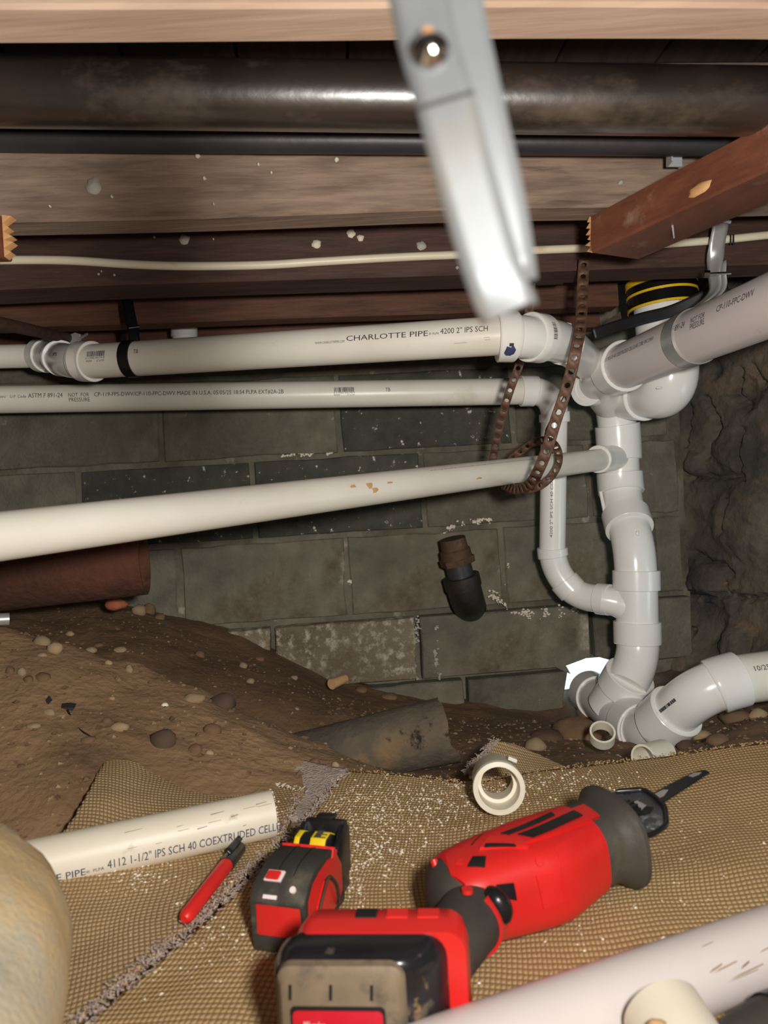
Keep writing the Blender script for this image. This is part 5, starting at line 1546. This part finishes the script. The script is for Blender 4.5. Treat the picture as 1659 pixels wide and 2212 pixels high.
def loft(name, a0, a1, na, mat, parent, off=0.0, seg=48, amod=None, caps=True):
    vs, fs = [], []
    for i in range(na + 1):
        for k in range(seg):
            th = 2 * math.pi * k / seg
            lo, hi = (a0, a1) if amod is None else amod(th)
            a = lo + (hi - lo) * i / na
            vs.append(surf(a, th, off))
    for i in range(na):
        for k in range(seg):
            k2 = (k + 1) % seg
            fs.append((i * seg + k, i * seg + k2, (i + 1) * seg + k2, (i + 1) * seg + k))
    if caps:
        fs.append(tuple(range(seg - 1, -1, -1))); fs.append(tuple(na * seg + k for k in range(seg)))
    return mk(name, vs, fs, mat, parent, True, 40)
def patch(name, a0, a1, t0, t1, off, th, mat, parent, na=8, nt=8):
    t0, t1 = math.radians(t0), math.radians(t1)
    vs, fs = [], []
    for o_ in (off, off - th):
        for i in range(na + 1):
            for k in range(nt + 1):
                e = 0.0 if o_ != off else 0.0
                vs.append(surf(a0 + (a1 - a0) * i / na, t0 + (t1 - t0) * k / nt, o_))
    m = (na + 1) * (nt + 1)
    for i in range(na):
        for k in range(nt):
            q = i * (nt + 1) + k
            fs.append((q, q + 1, q + nt + 2, q + nt + 1)); fs.append((m + q, m + q + nt + 1, m + q + nt + 2, m + q + 1))
    rim = [k for k in range(nt + 1)] + [i * (nt + 1) + nt for i in range(1, na + 1)] + [na * (nt + 1) + k for k in range(nt - 1, -1, -1)] + [i * (nt + 1) for i in range(na - 1, 0, -1)]
    for x, y in zip(rim, rim[1:] + rim[:1]):
        fs.append((x, y, m + y, m + x))
    return mk(name, vs, fs, mat, parent, True, 35)
# rubber boot with flared flange
def boot_ring(a, hh, hs, seg=48, tilt=0.0):
    out = []
    for k in range(seg):
        th = 2 * math.pi * k / seg
        c, s = math.cos(th), math.sin(th)
        r = (abs(c / hs) ** 2.6 + abs(s / hh) ** 2.6) ** (-1 / 2.6)
        out.append(SW(a + tilt * r * s, 0.001 + r * s, r * c))
    return out
vs, fs = [], []
rings = [(0.150, .0415, .0375), (0.172, .0425, .0388), (0.192, .0425, .0385), (0.200, .0445, .0405), (0.206, .052, .045), (0.211, .0575, .0475), (0.216, .0575, .0475), (0.219, .053, .044), (0.217, .036, .030), (0.212, .030, .026)]
for r_ in rings: vs += boot_ring(*r_, tilt=-0.10)
for i in range(len(rings) - 1):
    for k in range(48):
        k2 = (k + 1) % 48
        fs.append((i * 48 + k, i * 48 + k2, (i + 1) * 48 + k2, (i + 1) * 48 + k))
fs.append(tuple((len(rings) - 1) * 48 + k for k in range(48)))
mk('rubber_boot', vs, fs, 'overmold', saw, True, 45)
_A = np.linspace(-0.01, 0.188, 200); _T = np.radians(np.linspace(-115, 115, 240))
_tab = []
for a_ in _A:
    for t_ in _T:
        x_, y_ = proj(surf(a_, t_, 0.002))
        _tab.append((x_, y_))
_tab = np.array(_tab)
_vis = np.array([(surf(a_, t_, 0.004) - surf(a_, t_, 0.0)).dot(CAMP - surf(a_, t_)) for a_ in _A[::10] for t_ in _T]).reshape(-1, len(_T)) > 0
def find(px, py):
    d = (_tab[:, 0] - px) ** 2 + (_tab[:, 1] - py) ** 2
    d = d + np.where(np.repeat(_vis, 10, axis=0).ravel(), 0, 1e5)
    k = int(d.argmin())
    return _A[k // len(_T)], _T[k % len(_T)]
def ppatch(name, quad, off, th, mat, parent, n=6):
    """raised panel on the housing bounded by four corners"""
    at = [find(*q) for q in quad]
    vs, fs = [], []
    for o_ in (off, off - th):
        for i in range(n + 1):
            for k in range(n + 1):
                u_, v_ = i / n, k / n
                a_ = (at[0][0] * (1 - u_) + at[1][0] * u_) * (1 - v_) + (at[3][0] * (1 - u_) + at[2][0] * u_) * v_
                t_ = (at[0][1] * (1 - u_) + at[1][1] * u_) * (1 - v_) + (at[3][1] * (1 - u_) + at[2][1] * u_) * v_
                vs.append(surf(a_, t_, o_))
    m = (n + 1) ** 2
    for i in range(n):
        for k in range(n):
            q = i * (n + 1) + k
            fs.append((q, q + 1, q + n + 2, q + n + 1)); fs.append((m + q, m + q + n + 1, m + q + n + 2, m + q + 1))
    rim = [k for k in range(n + 1)] + [i * (n + 1) + n for i in range(1, n + 1)] + [n * (n + 1) + k for k in range(n - 1, -1, -1)] + [i * (n + 1) for i in range(n - 1, 0, -1)]
    for x, y in zip(rim, rim[1:] + rim[:1]):
        fs.append((x, y, m + y, m + x))
    return mk(name, vs, fs, mat, parent, True, 35)
loft('rear_overmold', -0.012, 0.075, 16, 'overmold', saw, 0.0)
_bnd = sorted([(t_, a_) for a_, t_ in [find(*q) for q in ((922, 1832), (940, 1836), (958, 1838), (966, 1868), (975, 1890), (1004, 1908), (1014, 1930), (1022, 1960))]])
def redmod(th):
    d = th if th <= math.pi else th - 2 * math.pi
    if d <= _bnd[0][0]: lo = _bnd[0][1]
    elif d >= _bnd[-1][0]: lo = max(_bnd[-1][1], 0.03)
    else:
        lo = _bnd[-1][1]
        for (t0_, a0_), (t1_, a1_) in zip(_bnd[:-1], _bnd[1:]):
            if t0_ <= d <= t1_:
                lo = a0_ + (a1_ - a0_) * (d - t0_) / max(1e-6, t1_ - t0_)
                break
    return lo, 0.168
red = loft('motor_housing', 0, 0, 22, 'red', saw, 0.0018, amod=redmod, seg=96)
ppatch('top_panel', [(1060, 1812), (1262, 1742), (1294, 1766), (1120, 1826)], 0.0044, 0.006, 'red', saw)
ppatch('name_plate', [(1118, 1808), (1240, 1756), (1258, 1766), (1150, 1814)], 0.0056, 0.003, 'black_gloss', saw)
ppatch('name_plate', [(1082, 1806), (1192, 1760), (1200, 1766), (1100, 1808)], 0.0052, 0.003, 'black_gloss', saw)
ppatch('vent_frame', [(1036, 1836), (1056, 1812), (1122, 1812), (1140, 1832)], 0.0046, 0.006, 'red_bright', saw)
ppatch('vent_slot', [(1046, 1834), (1050, 1828), (1110, 1828), (1114, 1832)], 0.0056, 0.002, 'rubber_black', saw)
ppatch('body_seam', [(1016, 1826), (1036, 1796), (1039, 1796), (1019, 1826)], 0.0024, 0.002, 'rubber_black', saw)
ppatch('side_switch', [(1010, 1872), (1022, 1852), (1050, 1852), (1046, 1874)], 0.0040, 0.004, 'rubber_black', saw)
ppatch('raised_rib', [(1156, 1892), (1200, 1886), (1216, 1946), (1172, 1962)], 0.0036, 0.005, 'red_bright', saw)
ppatch('front_step', [(1196, 1830), (1262, 1790), (1296, 1900), (1210, 1950)], 0.0026, 0.004, 'red', saw)
for (px_, py_, r_) in ((1165, 1862, 0.0036), (914, 1848, 0.003)):
    a_, t_ = find(px_, py_)
    q = surf(a_, t_, 0.0012); n_v = (q - SW(a_, 0.005, 0)).normalized()
    pp = Path([q - n_v * 0.004, q + n_v * 0.0012])
    sweep('screw_boss', pp, [(0, r_), (pp.L, r_), (pp.L, r_ * 0.7), (pp.L - 0.003, r_ * 0.65)], 'red_bright', saw, 18)
ppatch('maker_mark', [(985, 1866), (988, 1856), (1000, 1856), (998, 1868)], 0.0026, 0.0008, 'red_bright', saw)
# handle
h0, h1 = SW(0.018, 0.028, -0.002), Vector((0.012, 0.466, 0.042))
hp = Path([h0, h0.lerp(h1, 0.5) + sh * 0.001, h1], smooth=True)
vsx, fsx = sweepdata(hp, [(-0.01, 0.024), (0.01, 0.0255), (hp.L * 0.4, 0.0235), (hp.L * 0.7, 0.0225), (hp.L, 0.025), (hp.L + 0.01, 0.026)], 36, (True, True), (1.0, 0.92))
mk('handle', vsx, fsx, 'overmold', saw, True, 50)
# trigger, guard and red collar by the trigger
def sp(px, py, off): return surf(*find(px, py), off)
trig = Path([sp(1050, 1936, 0.0), sp(1060, 1944, 0.008), sp(1068, 1960, 0.010), sp(1060, 1980, 0.006)], smooth=True)
sweep('trigger', trig, [(0, 0.004), (trig.L * .12, 0.0072), (trig.L * .35, 0.0086), (trig.L * .7, 0.0086), (trig.L * .92, 0.006), (trig.L, 0.003)], 'black_gloss', saw, 20, ell=(1, 1.2))
ppatch('trigger_pad', [(1066, 1936), (1072, 1910), (1108, 1906), (1114, 1944)], 0.0042, 0.005, 'black_gloss', saw)
ha = hp.at(0.02)[1]
he1 = ha.cross(Vector((0, 0, 1))).normalized()
if he1.x < 0: he1 = -he1
he2 = he1.cross(ha).normalized()
if he2.z < 0: he2 = -he2
vs, fs = [], []
for o_ in (0.0012, -0.004):
    for i in range(5):
        s__ = 0.004 + 0.014 * i / 4
        c_ = hp.at(s__)[0]
        for k in range(13):
            ph2 = math.radians(-95 + 150 * k / 12)
            vs.append(c_ + (he1 * math.cos(ph2) + he2 * math.sin(ph2) * 0.95) * (0.0256 + o_))
for i in range(4):
    for k in range(12):
        q = i * 13 + k
        fs.append((q, q + 1, q + 14, q + 13)); fs.append((65 + q, 65 + q + 13, 65 + q + 14, 65 + q + 1))
rim = list(range(13)) + [i * 13 + 12 for i in range(1, 5)] + [52 + k for k in range(11, -1, -1)] + [i * 13 for i in range(3, 0, -1)]
for x, y in zip(rim, rim[1:] + rim[:1]): fs.append((x, y, 65 + y, 65 + x))
mk('trigger_collar', vs, fs, 'red_bright', saw, True, 40)
q = hp.at(0.020)[0] + he2 * 0.0235 + he1 * 0.002
rod('screw_boss', q, q + he2 * 0.003, 0.0042, 'red_bright', saw, 16)
# shoe and blade
def onsaw(px, py, s_):
    o_ = SW(0.25, 0, s_)
    r = RAY(px, py)
    return CAMP + r * ((o_ - CAMP).dot(ss) / r.dot(ss))
deck = [onsaw(x, y, 0.010) for x, y in ((1290, 1724), (1330, 1708), (1394, 1704), (1416, 1722), (1436, 1742), (1440, 1782), (1414, 1800), (1376, 1812), (1340, 1806))]
shoe = prism('shoe', deck, -ss * 0.003, 'shoe_metal', saw, 0.0006)
rp = Path([onsaw(x, y, 0.012) for x, y in ((1330, 1709), (1392, 1705), (1416, 1722), (1437, 1744), (1440, 1782), (1412, 1801), (1376, 1812))], 0.006)
sweep('shoe_rim', rp, [(0, 0.0016), (0.004, 0.0024), (rp.L - 0.004, 0.0024), (rp.L, 0.0016)], 'black_gloss', shoe, 10)
def flat(name, pxs, s_, th, mat, parent): return prism(name, [onsaw(x, y, s_) for x, y in pxs], ss * th, mat, parent)
flat('slot', ((1384, 1752), (1396, 1742), (1412, 1744), (1404, 1756), (1390, 1762)), 0.0105, 0.0003, 'rubber_black', shoe)
flat('plastic_dust', ((1358, 1738), (1376, 1730), (1396, 1740), (1384, 1752), (1362, 1754)), 0.0105, 0.0005, 'blade_bare', shoe)
flat('plastic_dust', ((1390, 1772), (1404, 1764), (1420, 1770), (1410, 1786), (1396, 1786)), 0.0105, 0.0002, 'shoe_metal', shoe)
for (x, y, r_, m_) in ((1353, 1713, 0.0036, 'rubber_black'), (1378, 1791, 0.0034, 'cardboard'), (1410, 1792, 0.002, 'chrome')):
    q = onsaw(x, y, 0.010)
    rod('shoe_hole' if m_ == 'rubber_black' else 'shoe_screw', q, q + ss * 0.0008, r_, m_, shoe, 16)
cl0 = Path([onsaw(1334, 1775, 0.006), onsaw(1366, 1758, 0.006)])
clampo = sweep('blade_clamp', cl0, [(0, 0.0125), (cl0.L, 0.012), (cl0.L, 0.007)], 'black_gloss', saw, 30)
cn1 = cl0.T[0].cross(ss).normalized(); cn2 = cn1.cross(cl0.T[0])
for k in range(18):
    a_ = 2 * math.pi * k / 18
    d_ = cn1 * math.cos(a_) + cn2 * math.sin(a_)
    rod('clamp_rib', cl0.p[0] + d_ * 0.0126, cl0.p[-1] + d_ * 0.0121, 0.0013, 'black_gloss', clampo, 6)
neckp = Path([SW(0.20, 0.0, 0.0), cl0.p[0]])
sweep('clamp_neck', neckp, [(0, 0.018), (neckp.L, 0.0105)], 'shoe_metal', saw, 24)
t0_, t1_ = Vector((1532, 1669, 0)), Vector((1416, 1744, 0))
teeth = []
for k in range(65):
    q = t0_.lerp(t1_, k / 64)
    teeth.append((q.x + (1.6 if k % 2 else 0), q.y + (2.4 if k % 2 else 0)))
outl = [(1388, 1728), (1440, 1700), (1500, 1669), (1520, 1665)] + teeth + [(1400, 1750)]
bl = prism('blade', [onsaw(x, y, 0.006) for x, y in outl], ss * 0.0012, 'blade', saw)
flat('bare_metal', ((1412, 1716), (1432, 1706), (1444, 1706), (1434, 1720), (1420, 1726), (1408, 1724)), 0.0073, 0.0002, 'blade_bare', bl)
flat('bare_metal', ((1486, 1676), (1500, 1669), (1516, 1668), (1510, 1674), (1496, 1679)), 0.0073, 0.0002, 'blade_bare', bl)
# foot and battery
bf = Vector((0.995, -0.10, 0)).normalized(); bn = Vector((-0.10, -0.995, 0)).normalized()
def rrect(c, x0, x1, z0, z1, dn, r=0.012, seg=5):
    out = []
    for (cx, cz, a0) in ((x1 - r, z1 - r, 0), (x0 + r, z1 - r, 90), (x0 + r, z0 + r, 180), (x1 - r, z0 + r, 270)):
        for k in range(seg + 1):
            a = math.radians(a0 + 90 * k / seg)
            out.append(c + bf * (cx + r * math.cos(a)) + bn * dn + Vector((0, 0, cz + r * math.sin(a))))
    return out
def loft_rings(name, rings, mat, parent, angle=40):
    n = len(rings[0]); vs = [v for r in rings for v in r]; fs = []
    for i in range(len(rings) - 1):
        for k in range(n):
            k2 = (k + 1) % n
            fs.append((i * n + k, i * n + k2, (i + 1) * n + k2, (i + 1) * n + k))
    fs.append(tuple(range(n - 1, -1, -1))); fs.append(tuple((len(rings) - 1) * n + k for k in range(n)))
    return mk(name, vs, fs, mat, parent, True, angle)
fc = Vector((-0.014, 0.462, 0))
foot = loft_rings('foot', [rrect(fc, -0.035, 0.040, 0.012, 0.076, -0.014), rrect(fc, -0.056, 0.050, 0.003, 0.085, -0.004), rrect(fc, -0.058, 0.052, 0.002, 0.086, 0.010), rrect(fc, -0.057, 0.050, 0.002, 0.085, 0.022)], 'red_bright', saw)
bat = loft_rings('battery', [rrect(fc, -0.062, 0.040, 0.003, 0.083, 0.016, .014), rrect(fc, -0.067, 0.038, 0.002, 0.0845, 0.024, .014), rrect(fc, -0.067, 0.032, 0.002, 0.0842, 0.034, .014), rrect(fc, -0.064, 0.022, 0.003, 0.083, 0.044, .012), rrect(fc, -0.060, 0.016, 0.006, 0.080, 0.047, .010)], 'battery_black', saw)
bp_ = loft_rings('battery_panel', [rrect(fc, -0.062, 0.016, 0.004, 0.0825, 0.042, .010), rrect(fc, -0.061, 0.014, 0.005, 0.082, 0.050, .008), rrect(fc, -0.058, 0.011, 0.008, 0.078, 0.053, .007)], 'battery_grey', saw)
lab = loft_rings('label_sticker', [rrect(fc, -0.052, 0.001, 0.020, 0.058, 0.051, .003), rrect(fc, -0.052, 0.001, 0.020, 0.058, 0.0536, .003)], 'label_red', bp_)
loft_rings('label_recess', [rrect(fc, -0.0535, 0.0025, 0.018, 0.0605, 0.050, .003), rrect(fc, -0.0535, 0.0025, 0.018, 0.0605, 0.0532, .003)], 'rubber_black', bp_)
for x in (-0.054, -0.030, -0.006):
    box('panel_notch', fc + bf * x + bn * 0.0525 + Vector((0, 0, 0.064)), bf * 0.0018, bn * 0.0008, Vector((0.0006, 0, 0.009)), 'rubber_black', bp_)
box('panel_notch', fc + bf * 0.004 + bn * 0.0525 + Vector((0, 0, 0.046)), bf * 0.005, bn * 0.0008, Vector((0, 0, 0.003)), 'rubber_black', bp_)
for k in range(3):
    box('foot_ridge', fc + bf * (-0.02 + 0.02 * k) + bn * -0.002 + Vector((0, 0, 0.0845)), bf * 0.014, bn * 0.010, Vector((0, 0, 0.0022)), 'red_bright' if k != 0 else 'rubber_black', saw, 0.0008)
# white script lettering and stroke on the label
def flat_text(s, c, ex, ey, wdt, hgt, mat, parent, shear=0.3):
    bm = textmesh(s, shear)
    xs = [v.co.x for v in bm.verts]; x0, x1 = min(xs), max(xs)
    vs = [c + ex * ((v.co.x - x0) / (x1 - x0) * wdt) + ey * (v.co.y / 0.69 * hgt) for v in bm.verts]
    bm.verts.index_update()
    fs = [tuple(v.index for v in f.verts) for f in bm.faces]
    bm.free()
    return mk('printed_lettering', vs, fs, mat, parent, False)
flat_text('Milwaukee', fc + bf * -0.046 + bn * 0.0539 + Vector((0, 0, 0.048)), bf, Vector((0.0, 0, 1)), 0.013, 0.0042, 'print_white', bp_, 0.35)
prism('printed_stroke', [fc + bf * x + bn * 0.0538 + Vector((0, 0, z)) for x, z in ((-0.046, 0.0415), (-0.036, 0.0445), (-0.037, 0.0455), (-0.0325, 0.0462), (-0.042, 0.0425), (-0.041, 0.0418))], bn * 0.0002, 'print_white', bp_)
flat_text('M18 XC', fc + bf * -0.029 + bn * 0.0539 + Vector((0, 0, 0.047)), bf, Vector((0.0, 0, 1)), 0.010, 0.0038, 'label_red', bp_, 0)

# ================================================================== PERSON: bent knee at the left
kp = Path([Vector((-0.20, -0.42, 0.20)), Vector((-0.215, -0.05, 0.15)), Vector((-0.236, 0.25, 0.105)), Vector((-0.276, 0.405, 0.104)), Vector((-0.355, 0.435, 0.086)), Vector((-0.50, 0.34, 0.062)), Vector((-0.68, 0.20, 0.055)), Vector((-0.76, 0.15, 0.05)), Vector((-0.80, 0.22, 0.045)), Vector((-0.83, 0.30, 0.04))], smooth=True, n=10)
prof = [(0, 0.105), (0.3, 0.098), (kp.L * 0.36, 0.084), (kp.L * 0.46, 0.076), (kp.L * 0.52, 0.074), (kp.L * 0.62, 0.066), (kp.L * 0.78, 0.052), (kp.L * 0.88, 0.047), (kp.L * 0.96, 0.045), (kp.L, 0.03)]
vsx, fsx = sweepdata(kp, prof, 48)
c_ = Vector((-0.3, 0.3, 0.08))
v2 = []
for v in vsx:
    d_ = noise.fractal(v * 14, 1, 2, 3) * 0.008 + noise.noise(Vector((v.x * 12, v.y * 46, v.z * 12))) * 0.006
    v = v + Vector((0.4, 0.2, 0.6)) * d_
    v.z = max(v.z, 0.003)
    v2.append(v)
o = mk('person', v2, fsx, 'denim', None, True, 80)
tag(o, 'bent knee and thigh in dirty pale blue work trousers at the lower left', 'person')
